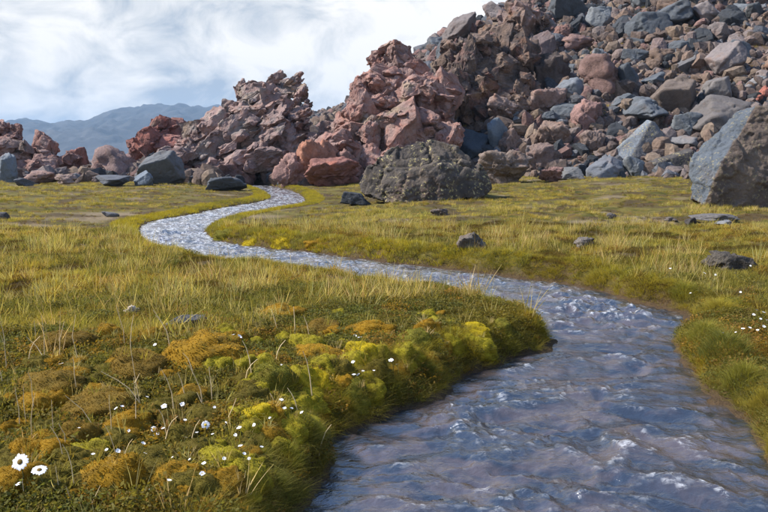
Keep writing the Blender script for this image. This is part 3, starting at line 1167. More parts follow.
# left row
B(74, 179, 30, 34, 'l', (0.24, 0.12, 0.10), 'deep red lava boulder with hollow side', 0, 9)
B(107, 181, 50, 38, 'l', (0.21, 0.15, 0.14), 'rounded mauve lava boulder between the red one and the blue-grey block', 0, 10)
B(155, 184, 50, 34, 's', (0.135, 0.14, 0.15), 'blue-grey slab-sided block boulder in the left rock row', -14, 0)
B(143, 186, 22, 16, 's', (0.17, 0.20, 0.24), 'small slate-blue chip boulder before the blue-grey block', -16, 9)
B(107, 186, 38, 12, 's', (0.12, 0.13, 0.15), 'low dark slate boulder at the meadow edge before the mauve one', 0, 3)
B(186, 181, 27, 13, 's', (0.055, 0.058, 0.066), 'nearly black low boulder between the block and the stream boulder', 0, 4)
B(224, 191, 42, 15, 's', (0.105, 0.115, 0.13), 'low dark grey boulder on the bank of the upper stream', 0, 8)
B(3, 182, 22, 30, 's', (0.20, 0.225, 0.25), 'pale blue-grey boulder at the foot of the purple-red towers', 0, 7)
B(24, 186, 22, 8, 's', (0.10, 0.105, 0.12), 'thin dark slab lying before the purple-red towers', 0, 2)
B(128, 171, 22, 18, 'l', (0.23, 0.15, 0.14), 'small mauve lava boulder behind the blue-grey block', 0, 11)
B(38, 184, 34, 14, 'l', (0.25, 0.17, 0.15), 'pinkish low lava boulder at the left meadow edge', 0, 7)
B(62, 184, 26, 10, 'l', (0.27, 0.20, 0.18), 'pale pink rubble boulder under the deep red boulder', 0, 8)
# stones on the meadow
B(356, 206, 34, 15, 's', (0.055, 0.06, 0.07), 'black shiny stone lying left of the lichen boulder', 0, 1, name='stone', cat='stone')
B(472, 250, 34, 19, 'l', (0.13, 0.115, 0.10), 'brown pointed stone on the far bank of the stream', 0, 6, name='stone', cat='stone')
B(586, 249, 22, 12, 'l', (0.16, 0.14, 0.125), 'small grey pointed stone near the dark peaty bank edge', 0, 7, name='stone', cat='stone')
B(440, 216, 18, 8, 'l', (0.12, 0.10, 0.09), 'small dark stone in the grass before the lichen boulder', 0, 8, name='stone', cat='stone')
B(131, 317, 18, 12, 'l', (0.42, 0.36, 0.30), 'whitish stone on the bare sandy patch', 0, 1, name='stone', cat='stone')
B(183, 330, 40, 13, 'l', (0.06, 0.062, 0.07), 'flat dark slate stone sunk beside the bare sandy patch', 0, 5, name='stone', cat='stone')
B(110, 217, 18, 6, 's', (0.15, 0.15, 0.16), 'flat grey stone on the far left meadow', 0, 5, name='stone', cat='stone')
B(2, 220, 14, 8, 's', (0.10, 0.10, 0.11), 'dark stone at the left edge of the far meadow', 0, 6, name='stone', cat='stone')
B(720, 222, 50, 8, 's', (0.14, 0.13, 0.125), 'long flat stone before the split boulder', 0, 7, name='stone', cat='stone')
B(693, 226, 12, 9, 's', (0.06, 0.055, 0.055), 'little black stone at the end of the long flat stone', 0, 8, name='stone', cat='stone')
B(726, 227, 18, 6, 's', (0.17, 0.175, 0.19), 'pale flat stone in the grass before the split boulder', 0, 4, name='stone', cat='stone')
B(612, 219, 10, 6, 'l', (0.10, 0.09, 0.085), 'tiny dark stone out on the right meadow', 0, 8, name='stone', cat='stone')
B(735, 272, 46, 20, 'l', (0.085, 0.075, 0.065), 'dark lichened rock half sunk in the right bank', 0, 9, name='stone', cat='stone')
B(672, 222, 14, 5, 'l', (0.13, 0.11, 0.10), 'low brown stone between the tiny dark stone and the long flat one', 0, 10, name='stone', cat='stone')

# ------------------------------------------------------------------ the scree: 240 boulders and loose rubble
LOOKS = [
    ('s', BLUE, 'small blue-grey angular boulder lying loose in the scree', 'blue-grey scree boulders'),
    ('s', NAVY, 'small dark slate angular boulder lying loose in the scree', 'dark slate scree boulders'),
    ('l', BROWN, 'small brown lava boulder lying loose in the scree', 'brown lava scree boulders'),
    ('l', (0.215, 0.14, 0.125), 'small reddish lava boulder lying loose in the scree', 'reddish lava scree boulders'),
    ('s', (0.22, 0.19, 0.185), 'small mauve-grey angular boulder lying loose in the scree', 'mauve-grey scree boulders'),
    ('s', PALE, 'small pale grey angular boulder lying loose in the scree', 'pale grey scree boulders')]
rs = np.random.default_rng(77)
cx = rs.uniform(-4, 46, 9000)
cy = rs.uniform(28, 75, 9000)
ch = ground_h(cx, cy)
pxs = 384 + F * cx / cy
hs_ = hill_s(cx, cy)
okm = (hs_ > -0.3) & (pxs > 425) & (pxs < 960) & (ch > 0.3)
cx, cy, ch, hs_ = cx[okm], cy[okm], ch[okm], hs_[okm]
placed = [(a, b, c) for a, b, c in OCC]
nb = 0
for x, y, z in zip(cx, cy, ch):
    size = float(rs.uniform(1.7, 2.7)) if nb < 34 else float(np.clip(rs.lognormal(0.12, 0.42), 0.55, 2.6))
    if any((x - a) ** 2 + (y - b) ** 2 < (0.40 * size + 0.62 * c) ** 2 for a, b, c in placed):
        continue
    kind, colr, lab, grp = LOOKS[(0, 1, 4)[nb % 3]] if nb < 34 else LOOKS[rs.choice(6, p=[.24, .18, .26, .12, .16, .04])]
    protos = SMOOTH_P if kind == 's' else LAVA_P[6:]
    o = obj('boulder', protos[rs.integers(len(protos))])
    s3 = size * rs.uniform(0.75, 1.2, 3) * np.array([1.1, 1.0, 0.78])
    o.scale = s3
    o.location = (x, y, z + 0.26 * s3[2])
    o.rotation_euler = (rs.uniform(-.5, .5), rs.uniform(-.5, .5), rs.uniform(0, 6.28))
    jj = rs.uniform(0.8, 1.15) * (0.8 if kind == 's' else 0.9)
    o.color = (*[c * jj for c in colr], 1)
    near_m = min(MARKS, key=lambda m: (m[0] - x) ** 2 + (m[1] - y) ** 2)[2]
    near_m = near_m.split(' with ')[0].split(' lying ')[0]
    if len(near_m.split()) > 6:
        near_m = ' '.join(near_m.split()[-6:])
    sw = 'small' if size < 0.8 else ('middling' if size < 1.25 else 'large')
    tag(o, lab.replace('small', sw).replace(' lying loose in the scree', '') + ' in the scree near the ' + near_m, 'boulder', grp)
    placed.append((x, y, 0.5 * size))
    nb += 1
    if nb >= 225 + 60:
        break
OCC += placed[len(OCC):]


# ------------------------------------------------------------------ scatter tools (stuff only)
def proto_object(name, me, mat):
    if not len(me.materials):
        me.materials.append(mat)
    return bpy.data.objects.new(name, me)


def scatter(name, protos, P, rot, scl, idx, col, label, cat):
    """one stuff object: instances of small pieces on a cloud of points"""
    c = bpy.data.collections.new(name + '_pieces')
    for k, o in enumerate(protos):
        o.name = '%s_piece_%02d' % (name, k)
        c.objects.link(o)
    me = bpy.data.meshes.new(name)
    me.vertices.add(len(P))
    me.vertices.foreach_set('co', np.asarray(P, np.float32).ravel())
    for an, ty, key, arr in (('rot', 'FLOAT_VECTOR', 'vector', rot), ('scl', 'FLOAT_VECTOR', 'vector', scl),
                             ('col', 'FLOAT_VECTOR', 'vector', col)):
        a = me.attributes.new(an, ty, 'POINT')
        a.data.foreach_set(key, np.asarray(arr, np.float32).ravel())
    a = me.attributes.new('idx', 'INT', 'POINT')
    a.data.foreach_set('value', np.asarray(idx, np.int32))
    o = obj(name, me)
    ng = bpy.data.node_groups.new(name, 'GeometryNodeTree')
    ng.interface.new_socket('Geometry', in_out='INPUT', socket_type='NodeSocketGeometry')
    ng.interface.new_socket('Geometry', in_out='OUTPUT', socket_type='NodeSocketGeometry')
    N, L = ng.nodes, ng.links
    gi, go = N.new('NodeGroupInput'), N.new('NodeGroupOutput')
    ci = N.new('GeometryNodeCollectionInfo')
    ci.inputs[0].default_value = c
    ci.inputs['Separate Children'].default_value = True
    ci.inputs['Reset Children'].default_value = True
    ip = N.new('GeometryNodeInstanceOnPoints')
    ip.inputs['Pick Instance'].default_value = True

    def attr(nm, ty):
        a = N.new('GeometryNodeInputNamedAttribute')
        a.data_type = ty
        a.inputs[0].default_value = nm
        return a.outputs[0]
    L.new(gi.outputs[0], ip.inputs['Points'])
    L.new(ci.outputs[0], ip.inputs['Instance'])
    L.new(attr('idx', 'INT'), ip.inputs['Instance Index'])
    er = N.new('FunctionNodeEulerToRotation')
    L.new(attr('rot', 'FLOAT_VECTOR'), er.inputs[0])
    L.new(er.outputs[0], ip.inputs['Rotation'])
    L.new(attr('scl', 'FLOAT_VECTOR'), ip.inputs['Scale'])
    L.new(ip.outputs[0], go.inputs[0])
    md = o.modifiers.new('scatter', 'NODES')
    md.node_group = ng
    tag(o, label, cat, kind='stuff')
    return o


def rubble_material():
    m, t = new_mat('rubble')
    base = t.n('ShaderNodeAttribute', attribute_type='INSTANCER', attribute_name='col').outputs['Color']
    pos = t.n('ShaderNodeNewGeometry').outputs['Position']
    b = t.noise(pos, 9.0, 5, 0.65)
    c = t.mix(1.0, base, t.ramp(b, [(0.3, 0.55), (0.5, 1.0), (0.72, 1.4)]), 'MULTIPLY')
    finish(t, c, 0.93, b, 0.7, 0.05, 0.2)
    return m


M_RUB = rubble_material()
rub_p = []
for k in range(8):
    v, f = chunk(np.random.default_rng(300 + k), 2, 8, 18, 0.08)
    rub_p.append(proto_object('rubble', mesh_np('rubble', v, f, False), M_RUB))
NR = 46000
x = np.concatenate([rs.uniform(-30, 46, NR), rs.uniform(-24, 4, 12000), rs.uniform(-30, 14, 4000)])
y = np.concatenate([rs.uniform(26, 78, NR), rs.uniform(31, 48, 12000), rs.uniform(80, 150, 4000)])
z = ground_h(x, y)
pxs = 384 + F * x / y
en = n2(x, y, 0.35, 3, 12)
keep = ((hill_s(x, y) + en * 3 > rs.uniform(-2.5, 1.5, len(x))) | (y + en * 2.5 > rs.uniform(32, 36, len(x)))) & (pxs > -120) & (pxs < 960)
keep &= (n2(x, y, 0.4, 3, 41) > -0.6 + 0.25 * rs.random(len(x)))
keep &= stream_sd(x, y) > 0.15
x, y, z = x[keep], y[keep], z[keep]
n = len(x)
sz = np.clip(rs.lognormal(-1.22, 0.55, n), 0.09, 0.95) * np.where(y > 79, 2.2, 1.0)
pal = np.array([(0.13, 0.135, 0.15), NAVY, BROWN, (0.21, 0.13, 0.115), (0.19, 0.155, 0.145), MUD, (0.22, 0.165, 0.125), MUD, (0.19, 0.145, 0.13)])
ci_ = rs.integers(0, len(pal), n)
scatter('scree_rubble', rub_p, np.stack([x, y, z + 0.15 * sz], 1), rs.uniform(-3, 3, (n, 3)),
        sz[:, None] * rs.uniform(0.7, 1.3, (n, 3)) * [1.1, 1.1, 0.8], rs.integers(0, 8, n), pal[ci_] * rs.uniform(0.6, 0.95, (n, 1)),
        'loose brown and grey rubble covering the hillside between boulders', 'rubble')


# ------------------------------------------------------------------ plants
def blades(rs, n, radius, h0, h1, width, lean, droop=0.3, seg=3, dome=0.0):
    """a tuft: n tapering curved blades"""
    V, Fq, S = [], [], []
    for _ in range(n):
        a = rs.uniform(0, 6.283)
        rr_ = radius * math.sqrt(rs.random())
        bx, by = rr_ * math.cos(a), rr_ * math.sin(a)
        h = rs.uniform(h0, h1)
        dirn = a + rs.normal() * 0.7
        ln = lean * rs.uniform(0.2, 1.2)
        wd = width * rs.uniform(0.7, 1.3)
        fa = rs.uniform(0, 6.283)
        wx, wy = math.cos(fa) * wd / 2, math.sin(fa) * wd / 2
        zb = dome * (1 - (rr_ / max(radius, 1e-6)) ** 2)
        k0 = len(V)
        for s in range(seg + 1):
            t = s / seg
            out = h * (ln * t + droop * t * t * ln)
            zc = h * (t - droop * 0.5 * t * t * ln)
            cxp, cyp = bx + math.cos(dirn) * out, by + math.sin(dirn) * out
            k = (1 - t) ** 0.6 if s < seg else 0.12
            V.append((cxp - wx * k, cyp - wy * k, zb + zc - 0.01))
            V.append((cxp + wx * k, cyp + wy * k, zb + zc - 0.01))
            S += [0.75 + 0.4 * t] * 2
            if s:
                q = k0 + 2 * s
                Fq.append((q - 2, q - 1, q + 1, q))
    me = mesh_np('tuft', np.array(V), np.array(Fq), True)
    at = me.attributes.new('shade', 'FLOAT', 'POINT')
    at.data.foreach_set('value', np.array(S, np.float32))
    return me


def herb(rs, n, radius, height, leaf):
    """ground-hugging herb: many little leaves"""
    V, Fq, S = [], [], []
    for _ in range(n):
        a, rr_ = rs.uniform(0, 6.283), radius * math.sqrt(rs.random())
        c = np.array([rr_ * math.cos(a), rr_ * math.sin(a), height * rs.random() ** 0.7 * (1 - 0.6 * (rr_ / radius) ** 2)])
        u = rs.normal(size=3)
        u[2] = abs(u[2]) * 0.6
        u /= np.linalg.norm(u)
        s = np.cross(u, rs.normal(size=3))
        s /= np.linalg.norm(s) + 1e-9
        L = leaf * rs.uniform(0.6, 1.3)
        k = len(V)
        V += [c, c + u * L * 0.5 + s * L * 0.24, c + u * L, c + u * L * 0.5 - s * L * 0.24]
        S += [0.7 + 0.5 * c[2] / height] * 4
        Fq.append((k, k + 1, k + 2, k + 3))
    me = mesh_np('herb', np.array(V), np.array(Fq), False)
    at = me.attributes.new('shade', 'FLOAT', 'POINT')
    at.data.foreach_set('value', np.array(S, np.float32))
    return me


prs = np.random.default_rng(55)
tuft_p = []
for k in range(4):      # 0-3 straw
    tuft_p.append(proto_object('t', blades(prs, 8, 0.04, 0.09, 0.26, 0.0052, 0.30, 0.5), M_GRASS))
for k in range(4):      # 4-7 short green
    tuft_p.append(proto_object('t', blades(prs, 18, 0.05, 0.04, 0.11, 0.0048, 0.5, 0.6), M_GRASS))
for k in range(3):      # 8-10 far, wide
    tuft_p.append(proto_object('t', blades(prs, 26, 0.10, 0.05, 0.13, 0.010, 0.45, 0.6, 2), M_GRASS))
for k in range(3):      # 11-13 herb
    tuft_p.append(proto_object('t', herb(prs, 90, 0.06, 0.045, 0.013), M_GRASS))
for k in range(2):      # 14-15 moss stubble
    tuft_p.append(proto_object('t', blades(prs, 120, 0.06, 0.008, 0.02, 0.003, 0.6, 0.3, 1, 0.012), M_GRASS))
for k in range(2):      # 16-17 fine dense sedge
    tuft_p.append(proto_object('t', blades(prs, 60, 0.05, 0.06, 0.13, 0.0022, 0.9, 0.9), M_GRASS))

# ------------------------------------------------------------------ moss cushions
def cushion_mesh(seed):
    rs = np.random.default_rng(seed)
    d, f = ico(4)
    v = d.copy()
    v[:, 2] = np.where(v[:, 2] > 0, v[:, 2], v[:, 2] * 0.35)
    s = rs.uniform(0, 50, 3)
    bumpy = fbm(d * 1.1 + s, 2) * 0.42
    f1, f2, _, _ = cells(d * 1.9 + s)
    bumpy += 0.26 * np.clip(f2 - f1, 0, 0.5) - 0.07
    bumpy += fbm(d * 6 + s, 4, 0.6) * 0.06
    v = v * (1 + bumpy)[:, None]
    lo, hi = v.min(0), v.max(0)
    v = (v - [(lo[0] + hi[0]) / 2, (lo[1] + hi[1]) / 2, 0]) / (hi - lo) * [1, 1, 1.0]
    # felt of tiny upright shoots
    tri = v[f]
    cr = np.cross(tri[:, 1] - tri[:, 0], tri[:, 2] - tri[:, 0])
    ar = np.linalg.norm(cr, axis=1)
    nrm = cr / ar[:, None]
    upm = (tri[:, :, 2].mean(1) > 0.02)
    pr = ar * upm
    K = 5200
    pick = rs.choice(len(f), K, p=pr / pr.sum())
    b1, b2 = rs.random(K), rs.random(K)
    fl = b1 + b2 > 1
    b1[fl], b2[fl] = 1 - b1[fl], 1 - b2[fl]
    base = tri[pick, 0] + (tri[pick, 1] - tri[pick, 0]) * b1[:, None] + (tri[pick, 2] - tri[pick, 0]) * b2[:, None]
    tip = nrm[pick] * 0.75 + rs.normal(0, 0.42, (K, 3)) + [0, 0, 0.25]
    side = np.cross(tip, rs.normal(size=(K, 3)))
    side /= np.linalg.norm(side, axis=1, keepdims=True)
    L = rs.uniform(0.010, 0.030, K)[:, None]
    a, b, c = base - side * 0.007, base + side * 0.007, base + tip * L
    V = np.vstack([v, np.stack([a, b, c], 1).reshape(-1, 3)])
    Fs = np.vstack([f, len(v) + np.arange(3 * K).reshape(-1, 3)])
    me = mesh_np('moss_cushion', V, Fs)
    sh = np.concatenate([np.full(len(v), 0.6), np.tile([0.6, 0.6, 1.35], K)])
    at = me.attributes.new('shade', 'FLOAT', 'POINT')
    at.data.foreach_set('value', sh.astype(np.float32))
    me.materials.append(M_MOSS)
    return me


CUSH = [cushion_mesh(400 + k) for k in range(7)]
C_YEL, C_LIME, C_GREEN = (0.68, 0.52, 0.022), (0.46, 0.39, 0.028), (0.26, 0.24, 0.03)
C_ORA, C_OCH, C_OLI = (0.44, 0.25, 0.018), (0.25, 0.155, 0.022), (0.19, 0.15, 0.022)
crnd = random.Random(12)
MOSS_MARKS = []
DOMES = []


def cover_z(x, y, z):
    """height of the moss that lies over a spot"""
    for cx_, cy_, z0, w_, h_ in DOMES:
        q = 1 - ((x - cx_) / (w_ * 0.5)) ** 2 - ((y - cy_) / (w_ * 0.43)) ** 2
        if q > 0:
            z = max(z, z0 + h_ * math.sqrt(q))
    return z


def by_mark(marks, x, y):
    return min(marks, key=lambda m: (m[0] - x) ** 2 + (m[1] - y) ** 2)[2]


def cushion(px, py0, py1, x0, x1, colr, label, group=None, squat=1.0, sink=0.12):
    """moss cushion from its photo box: x0..x1, py0 (top) .. py1 (foot)"""
    p = hit((x0 + x1) / 2, py1)
    if p is None:
        return
    k = p[1] / F
    W = (x1 - x0) * k * 1.3
    Hh = max((py1 - py0) * k * 0.95, W * 0.24) * squat * 1.45
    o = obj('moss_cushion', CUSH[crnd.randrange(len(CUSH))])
    o.location = (p[0], p[1] + W * 0.36, min(p[2], G(p[0], p[1] + W * .36)) - sink * Hh)
    o.scale = (W, W * 0.85, Hh * 1.15)
    o.rotation_euler = (0, 0, crnd.uniform(0, 6.28))
    j = crnd.uniform(0.88, 1.12)
    o.color = (*[c * j for c in colr], 1)
    tag(o, label, 'moss', group or 'moss cushions on the stream bank')
    DOMES.append((o.location.x, o.location.y, o.location.z, W, Hh * 0.85))
    OCC.append((o.location.x, o.location.y, 0.46 * W))
    if group is None:
        MOSS_MARKS.append((o.location.x, o.location.y, label.split(' moss ')[0] + ' moss cushion'))
    return o


CU = [
    (231, 408, 275, 427, C_YEL, 'brightest lemon-yellow moss cushion alone near the white flowers'),
    (246, 366, 290, 396, C_GREEN, 'lumpy mid-green moss cushion left of the yellow-topped one'),
    (282, 368, 312, 390, C_LIME, 'lime moss cushion between the lumpy green and the yellow-topped one'),
    (304, 373, 332, 396, C_YEL, 'yellow-topped moss cushion beside the lime one'),
    (342, 345, 378, 362, C_YEL, 'yellow moss cushion with a long flat top in the middle of the bank'),
    (382, 346, 418, 368, C_LIME, 'rounded lime moss cushion in the middle of the bank'),
    (397, 333, 434, 348, C_GREEN, 'smooth green moss cushion near the point of the bank'),
    (346, 325, 394, 341, C_ORA, 'wide amber moss cushion behind the lime ones'),
    (252, 309, 296, 321, C_ORA, 'amber moss cushion at the edge of the straw grass'),
    (292, 348, 340, 364, C_ORA, 'orange moss cushion between dark hollows'),
    (204, 360, 236, 373, C_ORA, 'small orange moss cushion left of the lumpy green one'),
    (440, 335, 466, 353, C_LIME, 'lime moss cushion above the dark peat hollow'),
    (465, 340, 497, 359, C_LIME, 'low lime moss cushion at the bank point by the water'),
    (487, 324, 513, 339, C_GREEN, 'green moss cushion at the tip of the bank point'),
    (416, 321, 442, 336, C_ORA, 'orange moss cushion near the bank point'),
    (457, 325, 490, 338, C_YEL, 'yellow-green moss cushion crowning the bank point'),
    (54, 402, 130, 426, C_OCH, 'wide brown-ochre moss cushion in the foreground'),
    (52, 425, 92, 448, C_OCH, 'dome-shaped brown moss cushion with a dark side'),
    (64, 461, 144, 503, C_ORA, 'largest rusty orange moss cushion in the near corner'),
    (56, 448, 108, 468, C_LIME, 'pale lime moss cushion behind the largest rusty one'),
    (221, 458, 244, 471, C_YEL, 'little yellow moss cushion low by the water'),
    (80, 358, 162, 386, C_OCH, 'broad ochre moss cushion under the straw stalks'),
    (150, 351, 238, 371, C_ORA, 'long orange moss bank behind the ochre one'),
    (0, 382, 70, 402, C_OCH, 'brown moss cushion at the left edge'),
    (-8, 422, 16, 440, C_ORA, 'small amber moss cushion at the left edge'),
    (244, 374, 262, 391, C_LIME, 'tiny lime moss cushion beside the lumpy green one'),
    (318, 362, 352, 382, C_OLI, 'olive moss cushion behind the yellow-topped one'),
    (330, 384, 372, 410, C_GREEN, 'dark green moss cushion touching the water'),
    (150, 395, 200, 415, C_OLI, 'olive moss cushion in front of the long orange bank'),
    (160, 430, 200, 452, C_OLI, 'olive moss cushion among the white flowers'),
    (20, 340, 80, 356, C_OCH, 'brown moss cushion below the bare sandy patch'),
    (300, 326, 345, 340, C_OCH, 'ochre moss cushion behind the orange one'),
    (360, 362, 392, 380, C_OLI, 'small olive moss cushion below the rounded lime one'),
]
for x0, y0, x1, y1, colr, lab in CU:
    cushion(None, y0, y1, x0, x1, colr, lab)
# further cushions scattered over the bank: only their places differ
mrs = np.random.default_rng(19)
FILL = [(C_ORA, 'small amber moss hump among the foreground cushions', 'small amber moss humps'),
        (C_OLI, 'small olive moss hump among the foreground cushions', 'small olive moss humps'),
        (C_LIME, 'small lime moss hump among the foreground cushions', 'small lime moss humps')]
for k in range(240):
    py = mrs.uniform(315, 505)
    xr = np.interp(py, [315, 335, 350, 370, 400, 430, 460, 505], [470, 520, 500, 440, 380, 300, 300, 265])
    px = xr - (xr + 10) * mrs.random() ** 1.25
    if py < 335 and px < 200:
        continue
    wpx = mrs.uniform(16, 44) * (0.5 + (py - 300) / 260)
    warm = mrs.random()
    colr, lab, grp = FILL[0 if warm < 0.34 else (1 if warm < (0.52 if px > 210 else 1.1) else 2)]
    c_ = cushion(None, py - wpx * 0.5, py, px - wpx / 2, px + wpx / 2, colr, lab, grp)
    if c_:
        c_['label'] = lab.split(' among')[0] + ' next to the ' + by_mark(MOSS_MARKS, c_.location.x, c_.location.y)
# far-bank moss
for x0, y0, x1, y1, colr, lab in [
        (236, 233, 277, 246, C_YEL, 'glowing yellow moss cushion on the inner bend of the stream'),
        (268, 233, 310, 245, C_YEL, 'second glowing yellow moss cushion along the inner bend of the stream'),
        (300, 237, 334, 246, C_ORA, 'amber moss cushion along the inner bend of the stream'),
        (214, 224, 244, 236, C_GREEN, 'green moss cushion where the inner bend begins')]:
    cushion(None, y0, y1, x0, x1, colr, lab, None, 0.75, 0.38)

STRAW, STRAWY = np.array([0.60, 0.48, 0.22]), np.array([0.48, 0.39, 0.11])
YGREEN, GREEN, DGREEN = np.array([0.44, 0.345, 0.065]), np.array([0.26, 0.23, 0.045]), np.array([0.125, 0.125, 0.030])
OCHRE, YEL, OLIVE = np.array([0.30, 0.185, 0.022]), np.array([0.40, 0.33, 0.03]), np.array([0.18, 0.145, 0.026])
RBROWN = np.array([0.20, 0.115, 0.03])
grs = np.random.default_rng(91)
occ = np.array(OCC)


def blocked(x, y):
    b = np.zeros(len(x), bool)
    for a, c, r_ in occ:
        if c < 45:
            b |= (x - a) ** 2 + (y - c) ** 2 < (0.8 * r_) ** 2
    return b


# candidate points: more per square metre near the camera
def cloud(n, r0, r1, power=1.0):
    u = grs.random(n)
    r_ = (r0 ** power + u * (r1 ** power - r0 ** power)) ** (1 / power)
    a = np.radians(grs.uniform(-54, 54, n))
    return r_ * np.sin(a), r_ * np.cos(a)


GP, GR, GS, GI, GC = [], [], [], [], []


def emit(x, y, z, idx, scale, col, tilt=0.12, zs=None):
    n = len(x)
    if not n:
        return
    GP.append(np.stack([x, y, z], 1))
    GR.append(np.stack([grs.normal(0, tilt, n), grs.normal(0, tilt, n), grs.uniform(0, 6.283, n)], 1))
    s = np.broadcast_to(scale, (n,))
    GS.append(np.stack([s, s, s if zs is None else s * zs], 1))
    GI.append(np.broadcast_to(idx, (n,)).astype(int))
    GC.append(col)


def mixc(a, b, t):
    return a[None, :] * (1 - t[:, None]) + b[None, :] * t[:, None]


def jit(c, s=0.18):
    return c * grs.uniform(1 - s, 1 + s, (len(c), 1)) * grs.uniform(1 - s * 0.4, 1 + s * 0.4, (len(c), 3))


# a) near ground cover and turf, 2 - 13 m
x, y = cloud(88000, 1.4, 13.0, 1.0)
z, sd = ground_h(x, y, True)
ok = (sd > 0.015) & ~blocked(x, y) & (peat_w(x, y, sd) < 0.35 + 0.8 * grs.random(len(x)))
x, y, z, sd = x[ok], y[ok], z[ok], sd[ok]
left = (x - 0.28 * y) < 1.2
r_ = np.hypot(x, y)
pa, pb, pc = n2(x, y, 0.8, 3, 51), n2(x, y, 2.2, 3, 52), n2(x, y, 0.5, 3, 53)
bw = bare_w(x, y)
u = grs.random(len(x))
fore = sstep(0.35, -0.35, y + pa * 0.9 - 4.4 - 1.3 * sstep(-1.3, 0.3, x)) * left                       # mossy foreground
band = left & (sd > 0.08)
strawy = (1 - fore) * (0.25 + 0.75 * sstep(-0.2, 0.2, pc)) * sstep(-0.38, -0.05, pb + 0.3 * pa)
# straw tufts
s_ok = (u < np.where(left, 0.62 * strawy + 0.02 * fore, 0.16 * sstep(-0.1, 0.3, pa))) & (bw < 0.5) & (sd > 0.12) & (soil_w(x, y) < 0.6)
t = grs.random(len(x))
c = mixc(STRAW, STRAWY, t)
c = np.where((t > 0.72)[:, None], YGREEN[None, :], c)
c = np.where((t > 0.88)[:, None], GREEN[None, :] * 0.8, c)
c = np.where((t < 0.08)[:, None], RBROWN[None, :], c)
emit(x[s_ok], y[s_ok], z[s_ok], grs.integers(0, 4, s_ok.sum()), (grs.uniform(0.45, 1.0, s_ok.sum()) + 0.45 * (grs.random(s_ok.sum()) < 0.12)) * (0.85 + 0.9 * np.clip(pb[s_ok], -0.4, 0.4)) * np.where(r_[s_ok] < 4.5, 0.8, 1.0), jit(c[s_ok], 0.3), 0.2)
# green turf
rest = ~s_ok
g_ok = rest & (u < np.where(fore > 0.5, 0.22, 0.70)) & (bw < 0.55 + 0.2 * grs.random(len(x))) & (soil_w(x, y) < 0.3 + 0.6 * grs.random(len(x)))
c = mixc(GREEN, YGREEN, np.clip(0.58 + pa * 2.2 + pb * 1.2 + grs.normal(0, .3, len(x)), 0, 1))
c = np.where((fore > 0.5)[:, None], mixc(DGREEN, GREEN, np.clip(0.5 + pb * 2 + grs.normal(0, .25, len(x)), 0, 1)), c)
emit(x[g_ok], y[g_ok], z[g_ok], grs.integers(4, 8, g_ok.sum()), grs.uniform(0.5, 1.1, g_ok.sum()) * np.where(fore[g_ok] > 0.5, 0.55, 0.9), jit(c[g_ok]))
# herbs and moss stubble on what is left
h_ok = rest & ~g_ok & (bw < 0.6) & (soil_w(x, y) < 0.5) & (grs.random(len(x)) < 0.8)
c = mixc(DGREEN, OLIVE, np.clip(0.4 + pb * 2 + grs.normal(0, .3, len(x)), 0, 1))
c = np.where((pa + grs.normal(0, .12, len(x)) > 0.10)[:, None], mixc(OCHRE, RBROWN, grs.random(len(x))), c)
which = np.where(grs.random(len(x)) < 0.6, grs.integers(11, 14, len(x)), grs.integers(14, 16, len(x)))
emit(x[h_ok], y[h_ok], z[h_ok], which[h_ok], grs.uniform(0.7, 1.5, h_ok.sum()), jit(c[h_ok]))

sw_ = np.maximum(soil_w(x, y), peat_w(x, y, sd))
q_ok = (sw_ > 0.3) & (grs.random(len(x)) < 0.6)
emit(x[q_ok], y[q_ok], z[q_ok], grs.integers(14, 16, q_ok.sum()), grs.uniform(0.8, 1.9, q_ok.sum()), jit(mixc(RBROWN * 0.5, OLIVE * 0.8, grs.random(q_ok.sum())), 0.3))

# b) moss and herb carpet of the foreground bank
x, y = cloud(37000, 1.4, 6.4, 1.2)
z, sd = ground_h(x, y, True)
ok = (sd > 0.0) & ~blocked(x, y) & (bare_w(x, y) < 0.5)
x, y, z, sd = x[ok], y[ok], z[ok], sd[ok]
pa, pb = n2(x, y, 1.5, 3, 61), n2(x, y, 4.0, 3, 62)
m = pa + 0.5 * pb + grs.normal(0, .08, len(x))
c = np.where((m > 0.16)[:, None], mixc(OCHRE, RBROWN, grs.random(len(x)) * 0.7), mixc(OLIVE, DGREEN, grs.random(len(x))))
c = np.where((m > 0.34)[:, None], mixc(YEL, YGREEN, grs.random(len(x))), c)
moss = m > 0.10
emit(x[moss], y[moss], z[moss], grs.integers(14, 16, moss.sum()), grs.uniform(0.7, 1.3, moss.sum()), jit(c[moss]))
emit(x[~moss], y[~moss], z[~moss], grs.integers(11, 14, (~moss).sum()), grs.uniform(0.6, 1.2, (~moss).sum()), jit(c[~moss]))

# b2) thin grass growing up through the cushions
x, y = cloud(2600, 1.5, 6.2, 1.1)
z, sd = ground_h(x, y, True)
ok = (sd > 0.03) & ((x - 0.28 * y) < 1.2)
x, y, z = x[ok], y[ok], z[ok]
z = np.array([cover_z(a, b, c_) for a, b, c_ in zip(x, y, z)]) - 0.008
c = mixc(GREEN, YGREEN, grs.random(len(x)))
c = np.where((grs.random(len(x)) < 0.3)[:, None], STRAW[None, :], c)
emit(x, y, z, np.where(grs.random(len(x)) < 0.8, grs.integers(4, 8, len(x)), grs.integers(0, 4, len(x))), grs.uniform(0.3, 0.62, len(x)), jit(c, 0.25), 0.25)

